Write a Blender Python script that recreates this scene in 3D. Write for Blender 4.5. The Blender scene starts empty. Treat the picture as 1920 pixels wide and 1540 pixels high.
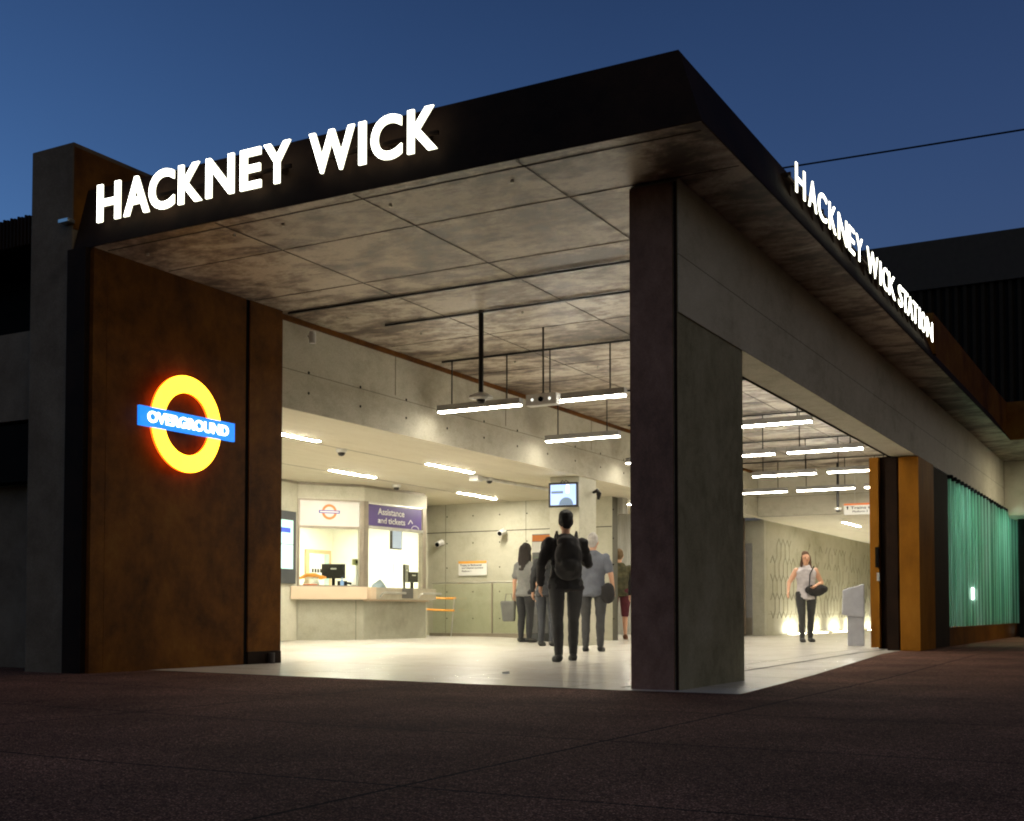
import bpy, bmesh, math, random
from mathutils import Vector, Matrix
random.seed(7)
R = math.radians
S = bpy.context.scene
COL = S.collection
# ------------------------------------------------------------------ camera, sky, light, exposure
cam_d = bpy.data.cameras.new("camera"); cam = bpy.data.objects.new("camera", cam_d); COL.objects.link(cam)
cam.location = (0, 0, 0.52)
cam.rotation_euler = (R(90 + 2.2144), 0, R(28.8716))
cam_d.lens = 42.441; cam_d.sensor_width = 36; cam_d.shift_y = 0.15268
cam_d.clip_start = 0.05; cam_d.clip_end = 3000
S.camera = cam
W = bpy.data.worlds.new("World"); S.world = W; W.use_nodes = True
wn = W.node_tree.nodes; wl = W.node_tree.links
bg = wn["Background"]
sky = wn.new("ShaderNodeTexSky"); sky.sky_type = 'NISHITA'; sky.sun_disc = False
SUN_ROT = 250
sky.sun_elevation = R(-3.0); sky.sun_rotation = R(SUN_ROT); sky.ozone_density = 3.0; sky.altitude = 0
tint = wn.new("ShaderNodeMix"); tint.data_type = 'RGBA'; tint.blend_type = 'MULTIPLY'; tint.inputs[0].default_value = 1.0
tint.inputs[7].default_value = (0.60, 0.94, 0.80, 1)
wl.new(sky.outputs[0], tint.inputs[6])
wc = wn.new("ShaderNodeTexCoord"); ws = wn.new("ShaderNodeSeparateXYZ"); wl.new(wc.outputs["Generated"], ws.inputs[0])
wr = wn.new("ShaderNodeMapRange"); wl.new(ws.outputs[2], wr.inputs[0])
for i_, v_ in ((1, .20), (2, .55), (3, 1.18), (4, .56)): wr.inputs[i_].default_value = v_
wnz = wn.new("ShaderNodeTexNoise"); wnz.inputs["Scale"].default_value = 3.0; wnz.inputs["Detail"].default_value = 4; wl.new(wc.outputs["Generated"], wnz.inputs["Vector"])
wm = wn.new("ShaderNodeMath"); wm.operation = 'MULTIPLY_ADD'; wm.inputs[1].default_value = .10; wl.new(wnz.outputs["Fac"], wm.inputs[0]); wl.new(wr.outputs[0], wm.inputs[2])
sg = wn.new("ShaderNodeVectorMath"); sg.operation = 'SCALE'; wl.new(tint.outputs[2], sg.inputs[0]); wl.new(wm.outputs[0], sg.inputs[3])
wl.new(sg.outputs[0], bg.inputs[0]); bg.inputs[1].default_value = 3.8
street_glow_d = bpy.data.lights.new("street_glow", 'SUN'); street_glow_d.energy = 0.32; street_glow_d.angle = R(60); street_glow_d.color = (1.0, 0.84, 0.46)  # sun-type light added in place of warm street lighting
street_glow = bpy.data.objects.new("street_glow", street_glow_d); COL.objects.link(street_glow)
street_glow.rotation_euler = (R(66), 0, R(50))
S.view_settings.view_transform = 'Standard'; S.view_settings.look = 'None'
S.view_settings.exposure = 0; S.view_settings.gamma = 1
S.render.engine = 'CYCLES'
S.cycles.use_denoising = True
S.cycles.filter_width = 2.0
S.cycles.max_bounces = 8; S.cycles.diffuse_bounces = 4; S.cycles.transparent_max_bounces = 16
S.cycles.sample_clamp_indirect = 6

# ------------------------------------------------------------------ materials
MATS = {}
def _m(name):
    m = bpy.data.materials.new(name); m.use_nodes = True; MATS[name] = m
    return m, m.node_tree.nodes, m.node_tree.links, m.node_tree.nodes["Principled BSDF"]
def plain(name, col, rough=0.5, metal=0.0, var=0.12, scale=6.0, bump=0.0):
    m, n, l, b = _m(name)
    tc = n.new("ShaderNodeTexCoord"); nz = n.new("ShaderNodeTexNoise"); nz.inputs["Scale"].default_value = scale
    nz.inputs["Detail"].default_value = 5
    l.new(tc.outputs["Object"], nz.inputs["Vector"])
    rp = n.new("ShaderNodeValToRGB")
    rp.color_ramp.elements[0].position = 0.3; rp.color_ramp.elements[1].position = 0.7
    rp.color_ramp.elements[0].color = tuple(c * (1 - var) for c in col) + (1,)
    rp.color_ramp.elements[1].color = tuple(min(1, c * (1 + var)) for c in col) + (1,)
    l.new(nz.outputs["Fac"], rp.inputs[0]); l.new(rp.outputs[0], b.inputs["Base Color"])
    b.inputs["Roughness"].default_value = rough; b.inputs["Metallic"].default_value = metal
    if bump:
        bp = n.new("ShaderNodeBump"); bp.inputs["Strength"].default_value = bump; bp.inputs["Distance"].default_value = 0.01
        l.new(nz.outputs["Fac"], bp.inputs["Height"]); l.new(bp.outputs[0], b.inputs["Normal"])
    return m
def blotchy(name, cols, scale1, scale2, stretch=(1, 1, 1), rough=0.8, metal=0, bump=0.15, fine=90, joints=None, rng=(.34, .64)):
    """two noises through a ramp, optional straight joint lines: list of (axis, pitch, offset, width)"""
    m, n, l, b = _m(name)
    tc = n.new("ShaderNodeTexCoord"); mp = n.new("ShaderNodeMapping"); mp.inputs["Scale"].default_value = stretch
    l.new(tc.outputs["Object"], mp.inputs["Vector"])
    a = n.new("ShaderNodeTexNoise"); a.inputs["Scale"].default_value = scale1; a.inputs["Detail"].default_value = 7; a.inputs["Roughness"].default_value = 0.62
    c = n.new("ShaderNodeTexNoise"); c.inputs["Scale"].default_value = scale2; c.inputs["Detail"].default_value = 6; c.inputs["Roughness"].default_value = 0.7
    a.inputs["Distortion"].default_value = 0.6
    l.new(mp.outputs[0], a.inputs["Vector"]); l.new(mp.outputs[0], c.inputs["Vector"])
    mx = n.new("ShaderNodeMix"); mx.inputs[0].default_value = 0.4
    l.new(a.outputs["Fac"], mx.inputs[2]); l.new(c.outputs["Fac"], mx.inputs[3])
    rp = n.new("ShaderNodeValToRGB"); els = rp.color_ramp.elements
    lo, hi = rng
    els[0].position = lo; els[0].color = cols[0] + (1,); els[1].position = hi; els[1].color = cols[-1] + (1,)
    for i, cc in enumerate(cols[1:-1]):
        e = els.new(lo + (hi - lo) * (i + 1) / (len(cols) - 1)); e.color = cc + (1,)
    l.new(mx.outputs[0], rp.inputs[0]); last = rp.outputs[0]
    f = n.new("ShaderNodeTexNoise"); f.inputs["Scale"].default_value = fine; f.inputs["Detail"].default_value = 3
    l.new(tc.outputs["Object"], f.inputs["Vector"])
    mf = n.new("ShaderNodeMix"); mf.data_type = 'RGBA'; mf.blend_type = 'OVERLAY'; mf.inputs[0].default_value = 0.35
    l.new(last, mf.inputs[6]); l.new(f.outputs["Fac"], mf.inputs[7]); last = mf.outputs[2]
    if joints:
        sx = n.new("ShaderNodeSeparateXYZ"); l.new(tc.outputs["Object"], sx.inputs[0])
        tot = None
        for ax, pitch, off, wd in joints:
            ad = n.new("ShaderNodeMath"); ad.operation = 'ADD'; ad.inputs[1].default_value = -off + 1000 * pitch
            l.new(sx.outputs[ax], ad.inputs[0])
            mo = n.new("ShaderNodeMath"); mo.operation = 'MODULO'; mo.inputs[1].default_value = pitch; l.new(ad.outputs[0], mo.inputs[0])
            lt = n.new("ShaderNodeMath"); lt.operation = 'LESS_THAN'; lt.inputs[1].default_value = wd; l.new(mo.outputs[0], lt.inputs[0])
            if tot is None: tot = lt.outputs[0]
            else:
                mm = n.new("ShaderNodeMath"); mm.operation = 'MAXIMUM'; l.new(tot, mm.inputs[0]); l.new(lt.outputs[0], mm.inputs[1]); tot = mm.outputs[0]
        mj = n.new("ShaderNodeMix"); mj.data_type = 'RGBA'; l.new(tot, mj.inputs[0]); l.new(last, mj.inputs[6])
        mj.inputs[7].default_value = tuple(x * 0.25 for x in cols[0]) + (1,); last = mj.outputs[2]
    l.new(last, b.inputs["Base Color"])
    b.inputs["Roughness"].default_value = rough; b.inputs["Metallic"].default_value = metal
    bp = n.new("ShaderNodeBump"); bp.inputs["Strength"].default_value = bump; bp.inputs["Distance"].default_value = 0.006
    l.new(f.outputs["Fac"], bp.inputs["Height"]); l.new(bp.outputs[0], b.inputs["Normal"])
    return m
def glow(name, col, strength):
    m, n, l, b = _m(name)
    b.inputs["Base Color"].default_value = tuple(min(1, c) * 0.6 for c in col) + (1,)
    b.inputs["Emission Color"].default_value = tuple(col) + (1,); b.inputs["Emission Strength"].default_value = strength
    return m
WARM = (1.0, 0.90, 0.70)
concrete = blotchy("board_concrete", [(.34, .31, .235), (.46, .43, .34), (.52, .49, .40)], 0.7, 5, (1, 1, 1.6), 0.75, joints=[(2, 0.94, 0.36, 0.006)])
concrete_low = blotchy("ceiling_concrete", [(.62, .56, .43), (.72, .66, .52), (.76, .71, .58)], 0.5, 3, (2.2, .6, 1), 0.6, bump=0.06)
concrete_wall = blotchy("wall_concrete", [(.36, .34, .25), (.46, .44, .34), (.52, .50, .40)], 0.8, 4, (1, 1, 1), 0.6, joints=[(0, 1.87, -0.05, 0.01)])
soffit_m = blotchy("stained_soffit", [(.055, .035, .024), (.145, .105, .076), (.28, .225, .17), (.44, .385, .31)], 1.3, 7, (.75, 1.2, 1), 0.45, bump=0.1, fine=40, rng=(.42, .56))
streak_m = blotchy("streaked_concrete", [(.22, .21, .18), (.34, .33, .29), (.42, .41, .37)], 2.2, 6, (3, 1, .35), 0.7)
pillar_c = blotchy('pillar_concrete', [(.17, .16, .105), (.26, .245, .17), (.33, .31, .23)], 1.4, 7, (1, 1, .8), 0.9)
MATS['pillar_concrete'].node_tree.nodes['Principled BSDF'].inputs['Specular IOR Level'].default_value = .05
dark_conc = blotchy("weathered_concrete", [(.085, .062, .044), (.125, .095, .068), (.16, .125, .092)], 1.2, 5, (1, 1, 1), 0.85)
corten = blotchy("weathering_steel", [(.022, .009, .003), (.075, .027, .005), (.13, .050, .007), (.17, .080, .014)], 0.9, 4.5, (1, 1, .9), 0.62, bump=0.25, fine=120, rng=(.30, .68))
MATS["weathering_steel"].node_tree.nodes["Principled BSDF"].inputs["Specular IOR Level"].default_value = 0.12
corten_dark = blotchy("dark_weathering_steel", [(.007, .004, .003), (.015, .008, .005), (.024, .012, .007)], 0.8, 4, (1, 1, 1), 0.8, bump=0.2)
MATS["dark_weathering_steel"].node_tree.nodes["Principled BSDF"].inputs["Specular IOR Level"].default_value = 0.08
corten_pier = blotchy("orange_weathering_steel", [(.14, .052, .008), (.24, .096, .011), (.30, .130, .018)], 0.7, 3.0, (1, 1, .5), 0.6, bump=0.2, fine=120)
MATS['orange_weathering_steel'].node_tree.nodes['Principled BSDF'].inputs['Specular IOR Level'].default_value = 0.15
black_m = plain("black_parts_and_shade", (.008, .008, .008), 1.0)  # for real black parts, and for darkness painted into openings
MATS["black_parts_and_shade"].node_tree.nodes["Principled BSDF"].inputs["Specular IOR Level"].default_value = 0.02
joint_m = plain("soffit_joint", (.035, .028, .022), .95)
track_m = plain("dark_track_metal", (.012, .01, .009), 0.35, 0.3)
grey_metal = plain("grey_painted_metal", (.30, .29, .28), 0.4, 0.2)
steel = plain("brushed_steel", (.55, .54, .5), 0.32, 0.85)
white_p = plain("white_plastic", (.72, .71, .68), 0.4)
frame_m = plain("bronze_frame", (.25, .215, .165), 0.42, 0.4)
tube_m = glow("fluorescent_lens", (1, .94, .80), 95)
tube_dim = glow("dimmed_fluorescent_lens", (1, .94, .80), 42)
tube_pass = glow("passage_lens", (1, .94, .80), 120)
tube_low = glow("recessed_lens", (1, .94, .79), 300)
office_l = glow("office_light_panel", (1, .95, .80), 38)
up_l = glow("uplight_lens", (1, .95, .76), 65)
letter_m = glow("lit_letter_face", (1.0, .99, .86), 6.5)
letter_s = glow("letter_halo_side", (1, .97, .72), 3.0)  # side glow added to throw a halo on the fascia and thicken the letters
ring_m = glow("orange_lit_ring", (1.0, .50, .02), 6.0)
bar_m = glow("blue_lit_bar", (.012, .26, 1.0), 1.15)
bart_m = glow("white_lit_text", (1, .97, 1), 4.0)
screen_m = glow("screen_glow", (.42, .60, .95), 1.1)
screen_d = glow("screen_grey", (.2, .3, .45), .35)
panel_scr = glow("touch_panel_glow", (.55, .85, .75), .9)
green_dot = glow("green_lamp", (.1, 1, .5), 5)

def pave_mat():
    m, n, l, b = _m("aggregate_paving")
    tc = n.new("ShaderNodeTexCoord")
    v = n.new("ShaderNodeTexVoronoi"); v.inputs["Scale"].default_value = 75
    v2 = n.new("ShaderNodeTexNoise"); v2.inputs["Scale"].default_value = 150; v2.inputs["Detail"].default_value = 3
    big = n.new("ShaderNodeTexNoise"); big.inputs["Scale"].default_value = 1.1; big.inputs["Detail"].default_value = 6
    for q in (v, v2, big): l.new(tc.outputs["Object"], q.inputs["Vector"])
    rp = n.new("ShaderNodeValToRGB"); e = rp.color_ramp.elements
    e[0].position = .3; e[0].color = (.030, .016, .011, 1); e[1].position = .74; e[1].color = (.60, .36, .26, 1)
    k = e.new(.55); k.color = (.125, .055, .037, 1)
    l.new(v2.outputs["Fac"], rp.inputs[0])
    vr = n.new("ShaderNodeMix"); vr.data_type = 'RGBA'; vr.blend_type = 'MULTIPLY'; vr.inputs[0].default_value = .75
    vb = n.new("ShaderNodeSeparateColor"); l.new(v.outputs["Color"], vb.inputs[0])
    vm = n.new("ShaderNodeMapRange"); vm.inputs[3].default_value = .35; vm.inputs[4].default_value = 1.5; l.new(vb.outputs[0], vm.inputs[0])
    l.new(rp.outputs[0], vr.inputs[6]); l.new(vm.outputs[0], vr.inputs[7])
    bm = n.new("ShaderNodeMapRange"); bm.inputs[1].default_value = .3; bm.inputs[2].default_value = .7; bm.inputs[3].default_value = .6; bm.inputs[4].default_value = 1.3
    l.new(big.outputs["Fac"], bm.inputs[0])
    m2 = n.new("ShaderNodeMix"); m2.data_type = 'RGBA'; m2.blend_type = 'MULTIPLY'; m2.inputs[0].default_value = 1
    l.new(vr.outputs[2], m2.inputs[6]); l.new(bm.outputs[0], m2.inputs[7])
    sx = n.new("ShaderNodeSeparateXYZ"); l.new(tc.outputs["Object"], sx.inputs[0])
    wob = n.new("ShaderNodeTexNoise"); wob.inputs["Scale"].default_value = 3; l.new(tc.outputs["Object"], wob.inputs["Vector"])
    tot = None
    for ax, pitch, off in ((1, 1.62, 6.55), (0, 2.9, -2.24)):
        a = n.new("ShaderNodeMath"); a.operation = 'ADD'; a.inputs[1].default_value = -off + 1000 * pitch; l.new(sx.outputs[ax], a.inputs[0])
        a2 = n.new("ShaderNodeMath"); a2.operation = 'MULTIPLY_ADD'; a2.inputs[1].default_value = .02; l.new(wob.outputs["Fac"], a2.inputs[0]); l.new(a.outputs[0], a2.inputs[2])
        mo = n.new("ShaderNodeMath"); mo.operation = 'MODULO'; mo.inputs[1].default_value = pitch; l.new(a2.outputs[0], mo.inputs[0])
        lt = n.new("ShaderNodeMath"); lt.operation = 'LESS_THAN'; lt.inputs[1].default_value = .018; l.new(mo.outputs[0], lt.inputs[0])
        if tot is None: tot = lt.outputs[0]
        else:
            mm = n.new("ShaderNodeMath"); mm.operation = 'MAXIMUM'; l.new(tot, mm.inputs[0]); l.new(lt.outputs[0], mm.inputs[1]); tot = mm.outputs[0]
    mj = n.new("ShaderNodeMix"); mj.data_type = 'RGBA'; l.new(tot, mj.inputs[0]); l.new(m2.outputs[2], mj.inputs[6]); mj.inputs[7].default_value = (.012, .008, .006, 1)
    l.new(mj.outputs[2], b.inputs["Base Color"]); b.inputs["Roughness"].default_value = .62
    bp = n.new("ShaderNodeBump"); bp.inputs["Strength"].default_value = .5; bp.inputs["Distance"].default_value = .004
    l.new(v.outputs["Distance"], bp.inputs["Height"]); l.new(bp.outputs[0], b.inputs["Normal"])
    return m
pave_m = pave_mat()
floor_m = blotchy("pale_terrazzo", [(.56, .52, .46), (.67, .63, .56), (.71, .68, .61)], 0.7, 4, (1, 1, 1), 0.22, bump=0.05, fine=60, joints=[(1, 1.5, 11.9, 0.012), (0, 1.42, -8.33, 0.008)])
MATS["pale_terrazzo"].node_tree.nodes["Principled BSDF"].inputs["Specular IOR Level"].default_value = 0.45

for nm_, sp_ in (('aggregate_paving', .04), ('orange_weathering_steel', .03), ('weathering_steel', .06), ('weathered_concrete', .1), ('board_concrete', .2)):
    MATS[nm_].node_tree.nodes['Principled BSDF'].inputs['Specular IOR Level'].default_value = sp_
MATS['aggregate_paving'].node_tree.nodes['Principled BSDF'].inputs['Roughness'].default_value = .95
def glass_mat(name, tint, mix=0.1, rough=0.03):
    m = bpy.data.materials.new(name); m.use_nodes = True; n = m.node_tree.nodes; l = m.node_tree.links
    n.remove(n["Principled BSDF"]); out = n["Material Output"]
    t = n.new("ShaderNodeBsdfTransparent"); t.inputs[0].default_value = tint + (1,)
    g = n.new("ShaderNodeBsdfGlossy"); g.inputs["Roughness"].default_value = rough
    x = n.new("ShaderNodeMixShader"); x.inputs[0].default_value = mix
    l.new(t.outputs[0], x.inputs[1]); l.new(g.outputs[0], x.inputs[2]); l.new(x.outputs[0], out.inputs[0])
    return m
glass_m = glass_mat("clear_glass", (.93, .96, .93), .05)
def green_mat(name="green_cast_glass", f=1.0, mixv=.62):
    m = bpy.data.materials.new(name); m.use_nodes = True; n = m.node_tree.nodes; l = m.node_tree.links
    n.remove(n["Principled BSDF"]); out = n["Material Output"]
    tc = n.new("ShaderNodeTexCoord"); mp = n.new("ShaderNodeMapping"); mp.inputs["Scale"].default_value = (1, .8, .35)
    nz = n.new("ShaderNodeTexNoise"); nz.inputs["Scale"].default_value = 2.0; nz.inputs["Detail"].default_value = 4
    l.new(tc.outputs["Object"], mp.inputs[0]); l.new(mp.outputs[0], nz.inputs["Vector"])
    rp = n.new("ShaderNodeValToRGB"); e = rp.color_ramp.elements
    e[0].position = .35; e[0].color = (.46 * f, .66 * f, .58 * f, 1); e[1].position = .65; e[1].color = (min(1, .66 * f), min(1, .84 * f), min(1, .78 * f), 1)
    l.new(nz.outputs["Fac"], rp.inputs[0])
    t = n.new("ShaderNodeBsdfTransparent"); t.inputs[0].default_value = (.76, .94, .85, 1)
    tr = n.new("ShaderNodeBsdfTranslucent"); l.new(rp.outputs[0], tr.inputs[0])
    g = n.new("ShaderNodeBsdfGlossy"); g.inputs["Roughness"].default_value = .12; g.inputs[0].default_value = (.7, 1, .85, 1)
    x = n.new("ShaderNodeMixShader"); x.inputs[0].default_value = mixv; l.new(t.outputs[0], x.inputs[1]); l.new(tr.outputs[0], x.inputs[2])
    y = n.new("ShaderNodeMixShader"); y.inputs[0].default_value = .07; l.new(x.outputs[0], y.inputs[1]); l.new(g.outputs[0], y.inputs[2])
    l.new(y.outputs[0], out.inputs[0]); return m
green_m = green_mat(mixv=.45); green_v = [green_m, green_mat('green_cast_glass_dark', .62, .7), green_mat('green_cast_glass_pale', 1.2, .6), green_mat('green_cast_glass_mid', .85, .38)]
fin_m = green_mat('pale_green_fin_edge', 1.3, .9)

# ------------------------------------------------------------------ mesh builder
class MB:
    def __init__(s): s.v = []; s.f = []; s.mi = []; s.mats = []
    def m(s, mat):
        if mat not in s.mats: s.mats.append(mat)
        return s.mats.index(mat)
    def poly(s, pts, mat):
        b = len(s.v); s.v += [tuple(p) for p in pts]; s.f.append(tuple(range(b, b + len(pts)))); s.mi.append(s.m(mat)); return s
    def hexa(s, p, mat):   # 8 points: bottom 4 ccw, top 4 ccw
        b = len(s.v); s.v += [tuple(q) for q in p]; k = s.m(mat)
        for q in ((3, 2, 1, 0), (4, 5, 6, 7), (0, 1, 5, 4), (1, 2, 6, 5), (2, 3, 7, 6), (3, 0, 4, 7)):
            s.f.append(tuple(b + i for i in q)); s.mi.append(k)
        return s
    def box(s, x0, x1, y0, y1, z0, z1, mat):
        x0, x1 = sorted((x0, x1)); y0, y1 = sorted((y0, y1)); z0, z1 = sorted((z0, z1))
        return s.hexa([(x0, y0, z0), (x1, y0, z0), (x1, y1, z0), (x0, y1, z0), (x0, y0, z1), (x1, y0, z1), (x1, y1, z1), (x0, y1, z1)], mat)
    def obox(s, o, u, length, w0, w1, z0, z1, mat, s0=0.0):
        """box along horizontal direction u from origin o: s0..length, w along the outward normal (u.y,-u.x)"""
        n = (u[1], -u[0]); P = lambda a, w, z: (o[0] + u[0] * a + n[0] * w, o[1] + u[1] * a + n[1] * w, z)
        pts = [P(s0, w1, z0), P(length, w1, z0), P(length, w0, z0), P(s0, w0, z0)]
        return s.hexa(pts + [(q[0], q[1], z1) for q in pts], mat)
    def tube(s, pts, r, mat, n=10, cap=True):
        k = s.m(mat); rings = []
        pts = [Vector(p) for p in pts]
        for i, p in enumerate(pts):
            d = (pts[min(i + 1, len(pts) - 1)] - pts[max(i - 1, 0)]).normalized()
            a = d.orthogonal().normalized(); c = d.cross(a)
            rr = r[i] if isinstance(r, (list, tuple)) else r
            b = len(s.v); rings.append(b)
            for j in range(n):
                t = 2 * math.pi * j / n; s.v.append(tuple(p + (a * math.cos(t) + c * math.sin(t)) * rr))
            if i and d.dot(Vector((0, 0, 1))) > 2: pass
        for i in range(len(rings) - 1):
            # align rings
            A = [Vector(s.v[rings[i] + j]) - pts[i] for j in range(n)]; B0 = Vector(s.v[rings[i + 1]]) - pts[i + 1]
            best = min(range(n), key=lambda j: (A[j] - B0).length)
            A1 = (A[(best + 1) % n] - (Vector(s.v[rings[i + 1] + 1]) - pts[i + 1])).length
            A2 = (A[(best - 1) % n] - (Vector(s.v[rings[i + 1] + 1]) - pts[i + 1])).length
            sg = 1 if A1 <= A2 else -1
            for j in range(n):
                s.f.append((rings[i] + (best + sg * j) % n, rings[i] + (best + sg * (j + 1)) % n, rings[i + 1] + (j + 1) % n, rings[i + 1] + j)); s.mi.append(k)
        if cap:
            s.f.append(tuple(rings[0] + j for j in range(n))); s.mi.append(k)
            s.f.append(tuple(rings[-1] + j for j in range(n))); s.mi.append(k)
        return s
    def lathe(s, o, prof, mat, n=20):     # prof: (r, z) about vertical axis
        k = s.m(mat); rings = []
        for r, z in prof:
            b = len(s.v); rings.append(b)
            for j in range(n):
                t = 2 * math.pi * j / n; s.v.append((o[0] + r * math.cos(t), o[1] + r * math.sin(t), o[2] + z))
        for i in range(len(rings) - 1):
            for j in range(n):
                s.f.append((rings[i] + j, rings[i] + (j + 1) % n, rings[i + 1] + (j + 1) % n, rings[i + 1] + j)); s.mi.append(k)
        s.f.append(tuple(rings[0] + j for j in range(n))); s.mi.append(k)
        s.f.append(tuple(rings[-1] + j for j in range(n))); s.mi.append(k)
        return s
    def disc(s, c, ax, r, mat, th=.004, n=12):   # small disc standing th proud along axis ax (0=x,1=y,2=z), sign in th
        a = [0, 0, 0]; a[ax] = th
        return s.tube([c, tuple(c[i] + a[i] for i in range(3))], r, mat, n)
    def build(s, name, parent=None, bevel=0, smooth=False):
        me = bpy.data.meshes.new(name); me.from_pydata(s.v, [], s.f); me.update()
        for mt in s.mats: me.materials.append(mt)
        for p, i in zip(me.polygons, s.mi): p.material_index = i; p.use_smooth = smooth
        bm = bmesh.new(); bm.from_mesh(me); bmesh.ops.recalc_face_normals(bm, faces=bm.faces); bm.to_mesh(me); bm.free()
        o = bpy.data.objects.new(name, me); COL.objects.link(o)
        if parent: o.parent = parent
        if bevel:
            b = o.modifiers.new("bevel", 'BEVEL'); b.width = bevel; b.segments = 2; b.limit_method = 'ANGLE'
        return o
def tag(o, label=None, cat=None, group=None, kind=None):
    if label: o['label'] = label
    if cat: o['category'] = cat
    if group: o['group'] = group
    if kind: o['kind'] = kind
    return o
def empty(name, loc, label, cat, group=None, rz=0):
    o = bpy.data.objects.new(name, None); COL.objects.link(o); o.location = loc; o.rotation_euler = (0, 0, rz); o.empty_display_size = .2
    return tag(o, label, cat, group)
def copy_tree(o, parent=None):
    c = o.copy(); COL.objects.link(c); c.parent = parent
    for ch in list(o.children): copy_tree(ch, c)
    return c
def glyph(ch, offset=0.028, extrude=0.0):
    cu = bpy.data.curves.new("glyph", 'FONT'); cu.body = ch; cu.size = 1; cu.offset = offset; cu.resolution_u = 6
    t = bpy.data.objects.new("glyph_tmp", cu); COL.objects.link(t)
    bpy.context.view_layer.update()
    dg = bpy.context.evaluated_depsgraph_get()
    me = bpy.data.meshes.new_from_object(t.evaluated_get(dg)); bpy.data.objects.remove(t)
    return me
def text_obj(name, body, o, u, up, width, height, depth, mats, parent=None, offset=0.028, label=None):
    """text as real extruded mesh: o lower-left corner, u right direction, up direction; depth along u x up"""
    me = glyph(body, offset)
    xs = [v.co.x for v in me.vertices]; ys = [v.co.y for v in me.vertices]
    x0, x1, y0, y1 = min(xs), max(xs), min(ys), max(ys)
    bm = bmesh.new(); bm.from_mesh(me)
    bmesh.ops.remove_doubles(bm, verts=bm.verts, dist=1e-5)
    for v in bm.verts: v.co.z = 0
    front = list(bm.faces)
    u = Vector(u).normalized(); up = Vector(up).normalized(); nrm = u.cross(up); o = Vector(o)
    if depth:
        ret = bmesh.ops.extrude_face_region(bm, geom=front)
        newv = [g for g in ret['geom'] if isinstance(g, bmesh.types.BMVert)]
        newf = [g for g in ret['geom'] if isinstance(g, bmesh.types.BMFace)]
        for v in newv: v.co.z = 1
    else: newf = front
    bm.faces.ensure_lookup_table(); nf = set(newf)
    for f in bm.faces: f.material_index = 0 if f in nf else (1 if len(mats) > 1 else 0)
    for v in bm.verts:
        a = (v.co.x - x0) / (x1 - x0) * width; b = (v.co.y - y0) / (y1 - y0) * height
        v.co = o + u * a + up * b + nrm * (v.co.z * depth)
    bmesh.ops.recalc_face_normals(bm, faces=bm.faces)
    m2 = bpy.data.meshes.new(name); bm.to_mesh(m2); bm.free()
    for m in mats: m2.materials.append(m)
    ob = bpy.data.objects.new(name, m2); COL.objects.link(ob)
    if parent: ob.parent = parent
    if label: ob['label'] = label
    return ob

# ------------------------------------------------------------------ constants of the place (metres)
ZS = 3.757      # main soffit
ZL = 2.75       # low ceilings and beam undersides
cl = lambda t: max(0.0, min(1.0, t))
def gz(x, y):   # the ground dips a little at the near corner and rises a little in the ticket hall
    return -0.041 * cl((x + 8.33) / 4.7) * cl((16 - y) / 5) + 0.07 * cl((-9 - x) / 3) * cl((y - 14) / 2)

# ------------------------------------------------------------------ ground
def sheet(name, xs, ys, dz, mat, mask=None):
    m = MB(); k = m.m(mat); idx = {}
    for j, y in enumerate(ys):
        for i, x in enumerate(xs):
            idx[i, j] = len(m.v); m.v.append((x, y, gz(x, y) + dz))
    for j in range(len(ys) - 1):
        for i in range(len(xs) - 1):
            if mask and not mask((xs[i] + xs[i + 1]) / 2, (ys[j] + ys[j + 1]) / 2): continue
            m.f.append((idx[i, j], idx[i + 1, j], idx[i + 1, j + 1], idx[i, j + 1])); m.mi.append(k)
    return m.build(name)
xs = [-900, -200, -60, -30, -16, -12, -9, -8.33, -3.63, 0, 6, 20, 60, 200, 900]
ys = [-300, -60, -20, -5, 0, 5, 8.15, 9, 11, 14, 16, 20, 28, 45, 80, 200, 1500]
tag(sheet("pavement", xs, ys, -0.004, pave_m, mask=lambda x, y: not (-8.33 < x < -3.63 and 8.15 < y < 28 or -16 < x < -8.33 and 10 < y < 28 and y > 11)), kind='structure')
# floor: inside the station plus a strip running out to the paving edge
fx = [-16.4, -12, -9, -8.6, -8.33, -6, -3.63]
fl = MB(); kf = fl.m(floor_m)
def edge_x(y): return -2.68 - 0.72 * cl((y - 8.2) / 8.3)
ysf = [8.15, 8.4, 9, 10, 11, 12, 14, 16, 17, 18, 20, 24, 28, 34, 42]
for j in range(len(ysf) - 1):
    for i in range(len(fx)):
        x0, x1 = fx[i], (fx[i + 1] if i < len(fx) - 1 else None)
        if x0 < -8.6 and ysf[j] < 10: continue
        q = [(x0, ysf[j]), (x1 if x1 is not None else edge_x(ysf[j]), ysf[j]), (x1 if x1 is not None else edge_x(ysf[j + 1]), ysf[j + 1]), (x0, ysf[j + 1])]
        fl.poly([(a, b, gz(a, b)) for a, b in q], floor_m)
tag(fl.build("floor"), kind='structure')
dr = MB()
for j in range(len(ysf) - 1):
    if ysf[j] < 8.3 or ysf[j] >= 18: continue
    a, b = ysf[j], ysf[j + 1]
    dr.poly([(-3.70, a, gz(-3.7, a) + .004), (-3.672, a, gz(-3.672, a) + .004), (-3.672, b, gz(-3.672, b) + .004), (-3.70, b, gz(-3.7, b) + .004)], black_m)
tag(dr.build("drain_channel"), "narrow dark drain slot in the pale floor beside the side opening", "drain")

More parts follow.
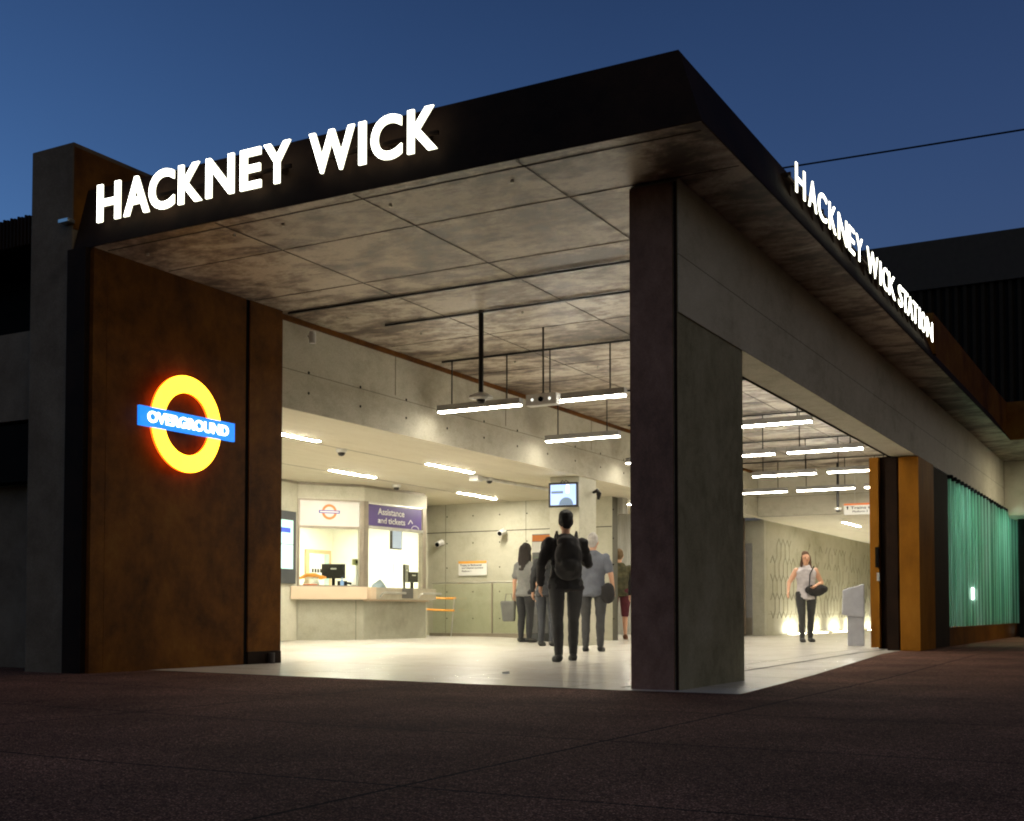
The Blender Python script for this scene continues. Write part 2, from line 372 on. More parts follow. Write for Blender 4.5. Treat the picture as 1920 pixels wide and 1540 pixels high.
# ------------------------------------------------------------------ station building
ST = empty("station_building", (-6, 14, 0), "concrete and rust brown steel station with a broad corner canopy and open lit hall", "railway station")
def part(mb, name, parent=ST, label=None, bevel=0, smooth=False):
    o = mb.build(name, None, bevel, smooth)
    o.parent = parent
    top = parent
    while top.parent: top = top.parent
    o.matrix_parent_inverse = Matrix.Translation(top.location).inverted() if parent is top else Matrix.Identity(4)
    if label: o['label'] = label
    return o
# parts of ST are built in world coordinates; sub-parts inherit through identity
# roof slab: soffit and leaning fascia
m = MB()
m.poly([(-8.56, 7.453, ZS), (-2.69, 7.453, ZS), (-2.69, 24.2, ZS), (-2.69, 27.5, ZS), (-8.6, 27.5, ZS)], soffit_m)
m.box(-8.6, -2.95, 7.7, 27.6, ZS + .02, ZS + .5, dark_conc)
part(m, "soffit", label="flat stained concrete underside of the canopy with panel joints")
m = MB()
def lean_front(x0, x1, z0, z1, mat):
    t0, t1 = (z0 - ZS) / .59, (z1 - ZS) / .59
    y0, y1 = 7.44 + .16 * t0, 7.44 + .16 * t1
    m.hexa([(x0, y0, z0), (x1, y0, z0), (x1, y0 + .012, z0), (x0, y0 + .012, z0), (x0, y1, z1), (x1 - .22, y1, z1), (x1 - .22, y1 + .1, z1), (x0, y1 + .1, z1)], mat)
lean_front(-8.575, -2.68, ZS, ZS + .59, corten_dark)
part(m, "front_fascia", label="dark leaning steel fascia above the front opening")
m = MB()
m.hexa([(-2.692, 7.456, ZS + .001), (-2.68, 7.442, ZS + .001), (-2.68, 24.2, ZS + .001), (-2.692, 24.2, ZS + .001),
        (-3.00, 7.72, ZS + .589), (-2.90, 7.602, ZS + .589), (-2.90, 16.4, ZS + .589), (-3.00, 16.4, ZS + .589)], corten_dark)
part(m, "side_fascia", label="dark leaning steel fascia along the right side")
m = MB()
m.box(-3.4, -2.74, 16.42, 24.2, ZS + .004, ZS + .71, corten); m.box(-2.74, 3.6, 24.1, 24.2, ZS + .004, ZS + .71, corten)
m.box(-2.7, 3.6, 24.2, 27.5, ZS - .001, ZS + .1, soffit_m)
m.box(-2.84, -2.70, 16.30, 16.42, ZS + .14, ZS + .6, corten)
part(m, "roof_upstand", label="rust brown steel upstand at the far end of the roof")
m = MB(); m.box(-8.5, -3.0, 7.75, 27, ZS + .52, ZS + .56, dark_conc); part(m, "roof_deck")
# panel joints and tracks on the soffit
m = MB()
for y in (8.33, 9.55, 12.02, 13.97, 14.96, 15.94, 16.95, 17.95, 18.9, 19.9, 20.86, 21.9, 22.98, 23.97, 25.01, 26.0):
    m.box(-8.3, (-3.53 if y > 9 else -2.72), y - .004, y + .004, ZS - .004, ZS - .0005, joint_m)
m.box(-8.3, -2.74, 7.585, 7.60, ZS - .004, ZS - .0005, joint_m)
for x in (-4.08, -5.51, -6.92):
    m.box(x - .004, x + .004, 7.46, 27, ZS - .008, ZS - .0045, joint_m)
part(m, "panel_joint", label="thin dark joints between the soffit panels")
for y, x0 in ((10.09, -8.3), (11.04, -7.7), (13.02, -8.2), (16.0, -8.2), (19.0, -8.2), (22.0, -8.2), (25.05, -8.2)):
    m = MB(); m.box(x0, -3.75, y - .016, y + .016, ZS - .03, ZS - .009, track_m); part(m, "lighting_track")
for x, y in ((-8.05, 7.82), (-7.0, 7.78), (-6.45, 7.76), (-5.4, 7.8), (-4.3, 7.8), (-7.9, 10.6), (-7.6, 11.6), (-6.1, 11.3), (-4.9, 11.6), (-7.4, 13.5), (-6.6, 14.3), (-5.3, 14.4), (-4.6, 18.5), (-4.3, 20.2), (-4.2, 22.3), (-5.0, 22.6), (-4.2, 24.7), (-5.4, 24.8), (-6.4, 23.9), (-5.9, 19.6)):
    part(MB().disc((x, y, ZS - .001), 2, .013, steel, -.02), "bolt_head")
# concrete pillar
m = MB(); m.box(-3.577, -3.203, 8.34, 9.87, -.05, ZS - .002, pillar_c)
part(m, "pillar", label="massive square-cut concrete pillar at the corner of the canopy", bevel=.012)
# steel lining on the pillar's front face
m = MB(); clad = blotchy('pillar_steel', [(.07, .033, .021), (.155, .078, .052), (.22, .12, .085)], 1.6, 9, (1, 1, .7), 0.8)
m.box(-3.577, -3.235, 8.325, 8.338, -.05, ZS - .03, clad); m.box(-3.225, -3.203, 8.33, 8.338, -.05, ZS - .03, corten_dark)
part(m, "pillar_cladding", label="dark brown steel sheet on the pillar front")
# side beam
m = MB(); m.box(-3.53, -3.195, 9.87, 27.5, ZL, ZS - .003, concrete); m.box(-3.2, -3.190, 8.345, 9.87, ZL, ZS - .003, concrete)
part(m, "side_beam", label="long concrete beam over the side opening")
m = MB(); m.box(-3.545, -3.532, 9.9, 27, ZL + .0, ZS - .004, concrete); m.box(-3.56, -3.546, 9.9, 27, ZL - .015, ZL + .012, corten_dark); part(m, "beam_trim")
# steel wall with the roundel
m = MB()
m.box(-8.62, -8.33, 7.46, 7.615, -.02, ZS - .002, corten); m.box(-8.62, -8.333, 7.622, 9.455, -.02, ZS - .002, corten)
m.box(-8.62, -8.345, 9.455, 9.515, -.02, ZS - .002, black_m); m.box(-8.62, -8.33, 9.515, 10.03, .13, ZS - .002, corten); m.box(-8.62, -8.325, 9.515, 10.035, -.02, .128, corten_dark)
m.box(-8.66, -8.622, 7.46, 10.03, -.02, ZS - .002, black_m)
part(m, "steel_wall", label="tall rust brown steel wall panel carrying the roundel")
m = MB(); m.box(-8.60, -8.37, 7.40, 7.455, -.02, ZS - .004, corten_dark); part(m, "steel_edge")
m = MB(); m.tube([(-8.30, 9.97 - .12, 0), (-8.30, 9.85, .11)], .035, plain("door_stop_rubber", (.02, .012, .012), .6), 14); part(m, "door_stop")
# tall block left of the letters
m = MB(); m.box(-9.13, -8.585, 7.44, 9.88, -.02, 4.745, dark_conc); part(m, "corner_block", label="taller concrete block at the left end of the canopy", bevel=.01)
m = MB(); m.box(-8.583, -8.575, 7.445, 9.88, ZS + .2, 4.70, corten); m.box(-8.68, -8.56, 7.36, 7.44, 4.0, 4.03, steel); part(m, "block_lining", label="steel side lining of the corner block, lit by the first letter")
# inner beam
m = MB(); m.box(-8.75, -8.43, 10.04, 27.3, ZL, 3.70, concrete)
for k in range(17):
    y = 10.6 + k * .97
    for z in (3.20, 2.97): m.disc((-8.43, y, z), 0, .016, black_m, .003)
for y in (12.3, 15.1, 18.0, 20.8, 23.7): m.box(-8.432, -8.428, y - .006, y + .006, 3.22, 3.70, dark_conc)
part(m, "inner_beam", label="pale board-marked concrete beam over the ticket hall")
m = MB(); m.box(-8.72, -8.40, 10.04, 27.3, 3.702, ZS - .001, corten); part(m, "steel_strip", label="rust coloured strip between beam and soffit")
# low ceilings
m = MB()
m.box(-16.3, -8.751, 10.05, 27.2, ZL, ZL + .2, concrete_low); m.box(-8.75, -8.431, 10.05, 27.2, ZL - .004, ZL - .001, concrete_low)
m.box(-9.58, -9.565, 10.1, 21, ZL - .003, ZL, black_m) if False else None
part(m, "low_ceiling", label="low smooth concrete ceiling of the ticket hall")
m = MB()
for x in (-9.86, -11.62): m.box(x - .005, x + .005, 10.1, 21, ZL - .003, ZL - .0005, dark_conc)
part(m, "ceiling_joint")
m = MB(); m.tube([(-9.9, 16.83, ZL - .03), (-9.74, 19.0, ZL - .03)], .028, white_p, 8); m.box(-10.0, -9.84, 16.7, 16.86, ZL - .09, ZL - .002, white_p); part(m, "conduit", label="white surface conduit along the low ceiling")
m = MB(); m.box(-8.6, -4.3, 27.2, 42, ZL, ZL + .2, concrete_low); part(m, "passage_ceiling")
# back beam across the hall
m = MB(); m.box(-8.42, -3.55, 27.0, 27.25, ZL - .002, ZS - .004, concrete); part(m, "back_beam", label="concrete beam across the back of the hall")
# ticket hall walls
m = MB()
m.box(-13.2, -12.93, 10.0, 15.54, 0, ZL, concrete_wall); m.box(-13.2, -8.63, 9.9, 10.0, 0, ZL, concrete_wall)  # second box is an unseen closure added to keep sky light out
part(m, "hall_side_wall")
m = MB(); m.box(-16.3, -9.4, 21.0, 21.25, 0, ZL - .001, concrete_wall)
m.box(-13.6, -9.41, 20.996, 20.999, 2.17, 2.185, black_m)
for k in range(8):
    x = -13.1 + k * .62
    for z in (2.5, 1.95, 1.45, .96, .42): m.disc((x, 20.999, z), 1, .014, black_m, -.003)
part(m, "hall_back_wall", label="smooth concrete back wall of the ticket hall with tie holes")
# concrete column
m = MB(); m.box(-9.0, -8.46, 17.6, 18.25, -.01, ZL - .002, concrete_wall); part(m, "column", label="square concrete column under the inner beam", bevel=.008)
# wall behind column
m = MB(); m.box(-11.2, -9.3, 21.26, 21.5, 2.44, ZL - .002, streak_m); part(m, "downstand")
m = MB(); m.box(-13.5, -8.62, 25.0, 25.2, 0, ZL - .002, streak_m); part(m, "far_wall", label="streaky grey concrete wall beyond the column")
m = MB(); m.box(-9.5, -8.6, 28.03, 28.2, 0, ZL - .002, concrete_wall); part(m, "passage_end_wall")
m = MB(); m.box(-9.3, -8.89, 28.0, 28.028, .02, 2.2, grey_metal); m.box(-9.3, -8.9, 27.985, 27.999, .02, .42, frame_m); part(m, "door", label="pale grey door with a dark kick plate")
# honeycomb wall
hexw = MB(); hexw.box(-8.85, -8.6, 28.21, 42, 0, ZL - .002, blotchy("cast_pattern_concrete", [(.34, .32, .22), (.44, .42, .31), (.50, .48, .38)], 0.9, 4, (1, 1, 1), .65))
groove = plain("pattern_groove", (.25, .235, .17), .8)
rnd = random.Random(3)
def seg_on_wall(y0, z0, y1, z1, w=.011):
    d = Vector((0, y1 - y0, z1 - z0)); L = d.length; d.normalize(); n = Vector((0, -d.z, d.y)) * w
    a = Vector((-8.6, y0, z0)); b = Vector((-8.6, y1, z1)); off = Vector((.006, 0, 0))
    hexw.hexa([a - n, b - n, b + n, a + n, a - n + off, b - n + off, b + n + off, a + n + off], groove)
hw, hh = .36, .62
for r_ in range(5):
    for c_ in range(34):
        cy = 28.7 + c_ * hw + (hw / 2 if r_ % 2 else 0); cz = .72 + r_ * hh * .72
        if cz > 2.5: continue
        pts = [(cy, cz + hh / 2), (cy + hw / 2, cz + hh * .22), (cy + hw / 2, cz - hh * .22), (cy, cz - hh / 2), (cy - hw / 2, cz - hh * .22), (cy - hw / 2, cz + hh * .22)]
        keep = .8 if r_ in (0, 1) else .5
        for i in range(6):
            if rnd.random() < keep * (.95 if c_ < 7 else .6):
                seg_on_wall(*pts[i], *pts[(i + 1) % 6], w=rnd.choice((.008, .012, .018)))
hexw.box(-8.602, -8.596, 28.3, 42, .50, .51, groove)
part(hexw, "honeycomb_wall", label="concrete wall cast with a broken honeycomb pattern, lit from the floor")
m = MB(); m.box(-8.9, -4.3, 42, 42.2, 0, ZL, concrete_wall); part(m, "passage_far_wall")
m = MB(); m.box(-4.32, -4.25, 19.9, 42, 0, ZL - .003, concrete_wall); part(m, "passage_side_wall")
# pier of folded gate leaves
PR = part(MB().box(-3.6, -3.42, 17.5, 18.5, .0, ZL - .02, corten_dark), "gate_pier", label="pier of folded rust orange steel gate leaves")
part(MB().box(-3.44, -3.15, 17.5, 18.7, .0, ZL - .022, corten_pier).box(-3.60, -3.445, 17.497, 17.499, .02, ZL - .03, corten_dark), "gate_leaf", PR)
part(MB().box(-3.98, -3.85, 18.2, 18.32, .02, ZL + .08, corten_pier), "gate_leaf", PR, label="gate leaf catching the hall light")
part(MB().box(-3.90, -3.56, 18.34, 18.6, .0, ZL + .10, corten_dark), "gate_leaf", PR)  # no real leaf: dark block added to close the lit gap as a reveal
part(MB().box(-3.88, -3.84, 18.17, 18.2, 1.0, 1.12, steel).box(-3.90, -3.85, 18.17, 18.2, 1.2, 1.5, black_m), "gate_latch", PR)
part(MB().box(-3.6, -3.19, 18.72, 20.22, .0, ZL - .02, corten_dark), "pier_return")
# glass wall
GW = part(MB().box(-3.50, -3.20, 20.23, 30.2, -.02, .30, corten), "glass_wall", label="wall of green glass fins on a rust brown steel plinth")
for k in range(27):
    y = 20.32 + k * .375
    d = .05 + .05 * rnd.random()
    part(MB().hexa([(-3.275 + .02 * rnd.random(), y - .07, .31), (-3.262, y + .30, .31), (-3.272, y + .30, .31), (-3.285, y - .07, .31), (-3.265, y - .07, ZL - .06), (-3.262, y + .30, ZL - .06), (-3.272, y + .30, ZL - .06), (-3.285, y - .07, ZL - .06)], rnd.choice(green_v)), "glass_sheet", GW)
    part(MB().box(-3.26, -3.26 + d + .04, y, y + .022, .31, ZL - .07, green_v[1]).box(-3.26 + d + .041, -3.26 + d + .052, y - .006, y + .028, .31, ZL - .07, fin_m), "glass_fin", GW)
    part(MB().box(-3.27, -3.13, y - .03, y + .09, ZL - .068, ZL - .006, black_m), "fin_bracket", GW)
part(MB().box(-4.24, -4.2, 19.95, 30.2, 0, ZL - .004, white_p), "room_back_wall")
part(MB().box(-4.2, -3.52, 30.2, 30.3, 0, ZL - .004, white_p).box(-4.2, -3.52, 19.9, 20.0, 0, ZL - .004, white_p).box(-4.2, -3.54, 20.0, 30.2, ZL - .01, ZL - .005, white_p), "room_end_wall")
part(MB().box(-4.199, -4.18, 24.2, 25.5, 1.15, 1.95, frame_m).box(-4.179, -4.17, 24.3, 25.4, 1.25, 1.3, steel).box(-4.179, -4.17, 24.3, 25.4, 1.45, 1.5, steel).box(-4.179, -4.17, 24.3, 25.4, 1.65, 1.7, steel), "louvre")
# far wing on the right
m = MB(); m.box(-3.19, 4, 27.5, 30.5, 2.60, ZS - .004, concrete_wall); part(m, "far_wing", label="projecting concrete wing at the far right")
m = MB(); m.box(-3.05, 4, 28.6, 28.8, -.02, 2.6, black_m); part(m, "wing_opening_fill")  # solid black sheet put in for the darkness of the opening
m = MB(); m.box(-8.6, -3.2, 30.3, 44, ZL + .2, ZS, dark_conc); m.box(-16.4, -13.2, 9.9, 10, 0, ZS + .3, dark_conc); m.box(-16.5, -16.4, 9.9, 27.4, 0, ZS + .3, dark_conc)
m.box(-16.4, -8.76, 10.0, 27.4, ZS - .2, ZS + .3, dark_conc); m.box(-16.4, -8.86, 27.2, 27.4, 0, ZS - .2, dark_conc)
part(m, "outer_shell")

# ------------------------------------------------------------------ neighbouring building at the left
NB = empty("neighbouring_building", (-12, 8, 0), "dark low building left of the canopy with a ribbed roof screen and deep opening", "building")
m = MB(); m.box(-16, -9.135, 7.62, 9.8, 2.33, 3.16, dark_conc); m.box(-9.02, -8.64, 7.47, 7.5, 0, 2.2, dark_conc); part(m, "wall", NB)
m = MB(); m.box(-16, -9.14, 8.3, 9.8, 3.16, 4.0, black_m); part(m, "recess_fill", NB)  # black block puts the dark of the recess into colour
m = MB(); m.box(-16, -9.14, 7.66, 9.8, 4.0, 4.14, corten_dark)
for k in range(60): m.box(-9.17 - k * .05, -9.15 - k * .05, 7.60, 7.64, 3.98, 4.25 + .01 * (k % 2), corten_dark)
part(m, "ribbed_screen", NB)
m = MB(); m.box(-16, -9.36, 7.9, 8.0, 0, 1.75, dark_conc); m.box(-9.36, -9.14, 7.70, 7.9, 0, 2.3, black_m); m.box(-16, -9.4, 7.66, 7.86, 1.76, 2.3, black_m); part(m, "gate", NB, label="grey shutter with black fills standing for the dark slot and opening")  # black boxes paint the darkness of the slot and the opening

# ------------------------------------------------------------------ background block and cable
BB = empty("background_block", (0, 45, 0), "big dark ribbed metal-clad block rising behind the station", "building")
m = MB(); m.box(-12, 40, 45.2, 60, 0, 12.2, plain("dark_cladding", (.022, .018, .014), 1.0))
cm = MATS["dark_cladding"]; cm.node_tree.nodes["Principled BSDF"].inputs["Specular IOR Level"].default_value = .03
for k in range(170): m.box(-11.9 + k * .3, -11.78 + k * .3, 45.05, 45.2, 0, 12.2, cm)
part(m, "cladding", BB)
m = MB(); m.box(-12.1, 40.1, 44.95, 60, 12.2, 13.95, plain("dark_parapet", (.035, .028, .022), .9)); part(m, "parapet", BB)
tag(MB().tube([(-30, 30, 12.3), (-16, 30, 12.0), (-8.6, 30, 11.9), (-5.5, 30, 11.83), (-2.5, 30, 11.77), (3, 30, 11.75), (12, 30, 11.9)], .022, black_m, 6).build("overhead_cable"), "thin black overhead cable crossing the evening sky at right", "cable")

# ------------------------------------------------------------------ illuminated letters
SG = empty("station_sign", (-6.5, 7.4, 3.94), "glowing white capital letters HACKNEY WICK along the front fascia", "sign")
def world_child(o, root):
    o.parent = root; o.matrix_parent_inverse = (Matrix.Translation(root.location) @ Matrix.Rotation(root.rotation_euler.z, 4, 'Z')).inverted()
    return o
spans = [(-8.249, -7.951), (-7.924, -7.608), (-7.628, -7.32), (-7.29, -7.01), (-6.984, -6.664), (-6.613, -6.378), (-6.368, -6.079), (-5.91, -5.456), (-5.432, -5.347), (-5.317, -5.019), (-4.984, -4.705)]
for ch, (a, b) in zip("HACKNEYWICK", spans):
    rd = .006 if ch in "C" else 0
    world_child(text_obj("letter", ch, (a + .010, 7.418, 3.945 - rd), (1, 0, 0), (0, 0, 1), b - a - .020, .33 + 2 * rd, .016, [letter_m, letter_s], offset=.022), SG)
for a, b in ((-8.25, -6.08), (-5.91, -4.70)):
    world_child(MB().box(a + .02, b - .02, 7.425, 7.445, 4.06, 4.09, corten_dark).build("rail"), SG)
for a, b in spans: world_child(MB().box((a + b) / 2 - .015, (a + b) / 2 + .015, 7.446, 7.56, 4.05, 4.10, corten_dark).build("bracket"), SG)
SR = empty("station_sign", (-2.7, 12.8, 3.95), "glowing white capital letters HACKNEY WICK STATION along the right side fascia", "sign")
spans2 = [(9.653, 9.991), (10.047, 10.361), (10.361, 10.705), (10.74, 11.037), (11.071, 11.457), (11.479, 11.764), (11.777, 12.097), (12.252, 12.804), (12.846, 12.962), (12.989, 13.317), (13.289, 13.69), (13.809, 14.098), (14.052, 14.418), (14.335, 14.708), (14.661, 15.001), (15.036, 15.177), (15.191, 15.502), (15.558, 16.019)]
for ch, (a, b) in zip("HACKNEYWICKSTATION", spans2):
    world_child(text_obj("letter", ch, (-2.685, a + .03, 3.983), (0, 1, 0), (0, 0, 1), b - a - .05, .245, .006, [letter_m, letter_s], offset=.0), SR)
world_child(MB().box(-2.76, -2.725, 9.62, 16.05, 4.09, 4.11, corten_dark).build("rail"), SR)
for a, b in spans2: world_child(MB().box(-2.84, -2.76, (a + b) / 2 - .012, (a + b) / 2 + .012, 4.0, 4.2, corten_dark).build("bracket"), SR)

# ------------------------------------------------------------------ roundel
RD = empty("roundel_sign", (-8.26, 8.53, 2.325), "lit orange ring sign with a blue bar reading OVERGROUND on the steel wall", "sign")
def ring(x, cy, cz, ro, ri, th, mat, mat2, a0=0, a1=360, n=72):
    m = MB(); P = lambda r, t, xx: (xx, cy + r * math.cos(t), cz + r * math.sin(t))
    N = n
    for i in range(N):
        t0 = R(a0 + (a1 - a0) * i / N); t1 = R(a0 + (a1 - a0) * (i + 1) / N)
        m.poly([P(ri, t0, x + th), P(ro, t0, x + th), P(ro, t1, x + th), P(ri, t1, x + th)], mat)
        m.poly([P(ro, t0, x), P(ro, t0, x + th), P(ro, t1, x + th), P(ro, t1, x)], mat2)
        m.poly([P(ri, t0, x), P(ri, t0, x + th), P(ri, t1, x + th), P(ri, t1, x)], mat2)
        m.poly([P(ri, t0, x), P(ro, t0, x), P(ro, t1, x), P(ri, t1, x)], mat2)
    return m
world_child(ring(-8.272, 8.54, 2.325, .462, .298, .026, ring_m, glow("orange_ring_side", (1, .13, .006), 3.0)).build("ring"), RD)
world_child(MB().box(-8.244, -8.215, 7.905, 9.165, 2.232, 2.414, bar_m).build("bar"), RD)
world_child(text_obj("lettering", "OVERGROUND", (-8.214, 8.0, 2.272), (0, 1, 0), (0, 0, 1), 1.07, .105, .006, [bart_m], offset=.03), RD)
world_child(MB().box(-8.33, -8.28, 8.35, 8.7, 2.28, 2.37, black_m).build("mounting_plate"), RD)

# ------------------------------------------------------------------ hanging linear lights
def hanging(x, y, label):
    L = empty("hanging_light", (x, y, 3.12), label, "ceiling light", "linear lights hanging in rows over the hall")
    MB().box(-.6, .6, -.045, .045, -.025, .055, grey_metal).build("housing", L)
    MB().box(-.585, .585, -.042, .042, -.04, -.0255, tube_dim if x < -7 else tube_m).build("lens", L)
    for s in (-.4, .4): MB().tube([(s, 0, .055), (s, 0, ZS - 3.12 - .03)], .009, track_m, 6).build("rod", L)
    return L
P0 = hanging(-7.64, 13, "hanging linear light nearest the ticket hall beam, closest row")
P1 = hanging(-6.24, 13, "hanging linear light in the middle file, closest row")
rows = {13: "closest", 16: "second", 19: "third", 22: "fourth", 25: "farthest"}
colsn = {-7.64: "beside the inner beam", -6.24: "in the middle file", -4.84: "beside the side opening"}
for y in rows:
    for x in colsn:
        xx = x - (.12 if y > 21 else 0)
        if (x, y) == (-6.24, 13): continue
        if (x, y) == (-7.64, 13): P0['label'] = "hanging linear light %s, %s row" % (colsn[x], rows[y]); continue
        if x == -7.64 and y > 26: continue
        c = copy_tree(P0 if x < -7 else P1); c.location = (xx, y, 3.12); c['label'] = "hanging linear light %s, %s row" % (colsn[x], rows[y])
# ------------------------------------------------------------------ recessed strips in the low ceiling
def recessed(x, y, L_, label, lm=None):
    t = empty("recessed_light", (x, y, ZL), label, "ceiling light", "strip lights set into the low ceilings")
    MB().box(-.045, .045, -L_ / 2 - .02, L_ / 2 + .02, -.010, -.001, white_p).build("frame", t)
    MB().box(-.032, .032, -L_ / 2, L_ / 2, -.0145, -.0105, (tube_pass if y > 27 else tube_low)).build("lens", t)
    return t
for x, y, L_, lb in ((-9.69, 11.75, 1.28, "recessed strip light next to the steel wall edge"), (-9.72, 15.68, 1.3, "recessed strip light between the dome cameras near the inner beam"),
                     (-11.47, 15.56, 1.18, "recessed strip light in front of the ticket window"), (-11.55, 19.6, 1.35, "recessed strip light nearest the hall back wall"),
                     (-7.09, 30.4, 1.7, "recessed strip light in the passage ceiling beyond the hall")):
    recessed(x, y, L_, lb)
recessed(-9.72, 23.2, 1.3, "recessed strip light beyond the column"); recessed(-11.5, 11.8, 1.3, "recessed strip light left of the ticket hall, hidden behind the steel wall")
recessed(-6.0, 35, 1.7, "recessed strip light deep in the passage")
# room lights behind the green glass
for y in (22.5, 27.5):
    t = empty("room_light", (-3.9, y, ZL - .02), "ceiling light glowing behind the green glass, " + ("nearer" if y < 25 else "farther") + " one", "ceiling light")
    MB().box(-.05, .05, -1.2, 1.2, -.03, 0, glow("glass_room_lens", (.92, 1, .95), 125)).build("lens", t)
    MB().box(-.07, .07, -1.25, 1.25, 0, .008, white_p).build("tray", t)
tag(MB().box(-3.20, -3.15, 22.30, 22.62, .77, .97, glow("white_glow", (1, 1, .95), 6)).build("glow_box"), "small bright white box glowing low on the green glass fins", "lamp")  # glowing white box set in front of the fins
for y, z in ((24.0, 2.12), (24.4, 1.62), (25.2, 1.75), (25.6, 1.74), (23.2, 1.7), (27, 2.0)):
    MB().box(-3.45, -3.43, y, y + .05, z, z + .025, green_dot).build("indicator_lamp")
for i, o in enumerate([o for o in COL.objects if o.name.startswith("indicator_lamp")]):
    tag(o, "tiny green indicator light shining through the glass fins", "indicator light", "green pin lights behind the glass")
t = empty("canopy_downlight", (-1.2, 25.5, ZS - .03), "round downlight under the far right canopy over the paving", "ceiling light")
MB().lathe((0, 0, 0), [(.19, .028), (.19, 0), (.16, -.004)], steel, 24).build("rim", t); MB().lathe((0, 0, 0), [(.15, -.0045), (.15, -.012)], glow("downlight_lens", (1, .90, .66), 420), 24).build("lens", t)
# floor uplights
for i, (y0, y1, w_) in enumerate(((29.5, 30.85, "first"), (31.75, 33.1, "second"), (33.95, 35.3, "third"), (35.75, 37.2, "fourth"), (38.2, 39.4, "last"))):
    t = empty("floor_uplight", (-8.42, (y0 + y1) / 2, 0), "bright floor uplight grazing the honeycomb wall, %s from the hall" % w_, "floor light", "uplights along the honeycomb wall")
    h = (y1 - y0) / 2
    MB().box(-.06, .06, -h, h, .0, .012, steel).build("frame", t); MB().box(-.045, .045, -h + .04, h - .04, .0125, .018, up_l).build("lens", t)

# ------------------------------------------------------------------ cameras, pole, projector
def dome(x, y, z, label, pole=None):
    t = empty("dome_camera", (x, y, z), label, "security camera", "dome cameras")
    MB().lathe((0, 0, 0), [(.075, 0), (.075, -.03), (.06, -.05)], white_p).build("base", t, smooth=False)
    MB().lathe((0, 0, 0), [(.05, -.048), (.048, -.07), (.036, -.088), (.012, -.098)], track_m).build("lens_dome", t, smooth=True)
    return t
dome(-9.89, 13.15, ZL - .001, "white dome camera on the low ceiling, nearest the steel wall")
dome(-11.81, 17.28, ZL - .001, "white dome camera on the low ceiling above the ticket window")
dome(-9.87, 17.13, ZL - .001, "white dome camera beside the conduit box")
for x, y, zt, lb in ((-6.47, 11.05, 2.86, "dome camera on a thick dark drop pole over the near hall"), (-6.35, 26, 2.80, "dome camera on a dark drop pole at the back of the hall")):
    t = dome(x, y, zt - .01, lb)
    MB().tube([(0, 0, 0), (0, 0, ZS - zt + .01 - .0)], .028, track_m, 12).build("pole", t)
    if y < 20: MB().lathe((0, 0, 0), [(.06, .02), (.125, -.01), (.13, -.035), (.08, -.02)], white_p, 24).build("skirt", t)
t = empty("hanging_detector", (-6.23, 12.03, 2.93), "pale boxy unit with two small lenses hanging on a thin rod", "detector")
MB().box(-.19, .19, -.06, .06, -.065, .065, white_p).build("housing", t, bevel=.006); MB().tube([(0, 0, .065), (0, 0, ZS - 2.93 - .002)], .011, track_m, 8).build("rod", t)
for s in (-.11, .11): MB().disc((s, -.062, 0), 1, .014, glow("lens_glint_%d" % (s > 0), (1, 1, .9), 1.5), -.004).build("lens", t)
MB().disc((0, -.062, .0), 1, .03, black_m, -.012).build("sensor", t)
t = empty("wall_camera", (-8.40, 10.55, 3.60), "small white camera fixed at the top of the inner beam", "security camera")
MB().tube([(0.0, 0, 0), (.06, 0, -.01)], .02, white_p, 8).build("arm", t); MB().tube([(.06, 0, .04), (.06, -.0, -.09)], .038, white_p, 12).build("housing", t)
def wallcam(x, z, label):
    t = empty("wall_camera", (x, 20.99, z), label, "security camera", "wall cameras")
    MB().tube([(0, 0, 0), (0, -.09, .01)], .03, white_p, 10).build("arm", t); MB().tube([(0, -.06, .03), (.0, -.24, -.03)], .06, white_p, 14).build("housing", t)
    MB().tube([(0, -.24, -.03), (0, -.25, -.033)], .045, black_m, 14).build("lens", t)
wallcam(-13.18, 1.95, "white wall camera nearest the ticket office"); wallcam(-11.72, 2.13, "white wall camera above the grey haired group, right of the other")

# ------------------------------------------------------------------ ticket office kiosk
A = (-12.93, 15.54); Bp = (-12.98, 16.05); Mp = (-12.30, 17.0); Ep = (-12.2, 18.79)
def unit(p, q):
    d = (q[0] - p[0], q[1] - p[1]); L = math.hypot(*d); return (d[0] / L, d[1] / L), L
u1, L1 = unit(Bp, Mp); u2, L2 = unit(Mp, Ep); u0, L0 = unit(A, Bp)
TK = empty("ticket_office", (-12.5, 17, .05), "angled ticket office with two lit windows over a long counter", "ticket office")
def kp(mb, name, label=None, parent=None, bevel=0):
    o = mb.build(name, None, bevel)
    if parent: o.parent = parent
    else: world_child(o, TK)
    if label: o['label'] = label
    return o
kp(MB().obox(A, u0, L0, -.15, 0, .07, ZL - .001, concrete_wall), "side_wall")
m = MB(); m.obox(Bp, u1, L1, -.15, .012, 2.47, 2.70, concrete_wall); m.obox(Mp, u2, L2 + .03, -.15, .012, 2.47, 2.70, concrete_wall)
m.hexa([(Ep[0] + .012, Ep[1] + .03, 2.47), (Ep[0] + .012, Ep[1] + .04, 2.47), (-13.6, 20.99, 2.47), (-13.6, 20.9, 2.47), (Ep[0] + .012, Ep[1] + .03, 2.70), (Ep[0] + .012, Ep[1] + .04, 2.70), (-13.6, 20.99, 2.70), (-13.6, 20.9, 2.70)], concrete_wall)
kp(m, "cornice", label="pale concrete band over the ticket windows")
m = MB(); m.obox(A, u0, L0, -.1, .004, 2.705, ZL - .002, frame_m); m.obox(Bp, u1, L1, -.15, -.005, 2.702, ZL - .002, frame_m); m.obox(Mp, u2, L2, -.15, -.005, 2.702, ZL - .002, frame_m); kp(m, "shadow_gap")
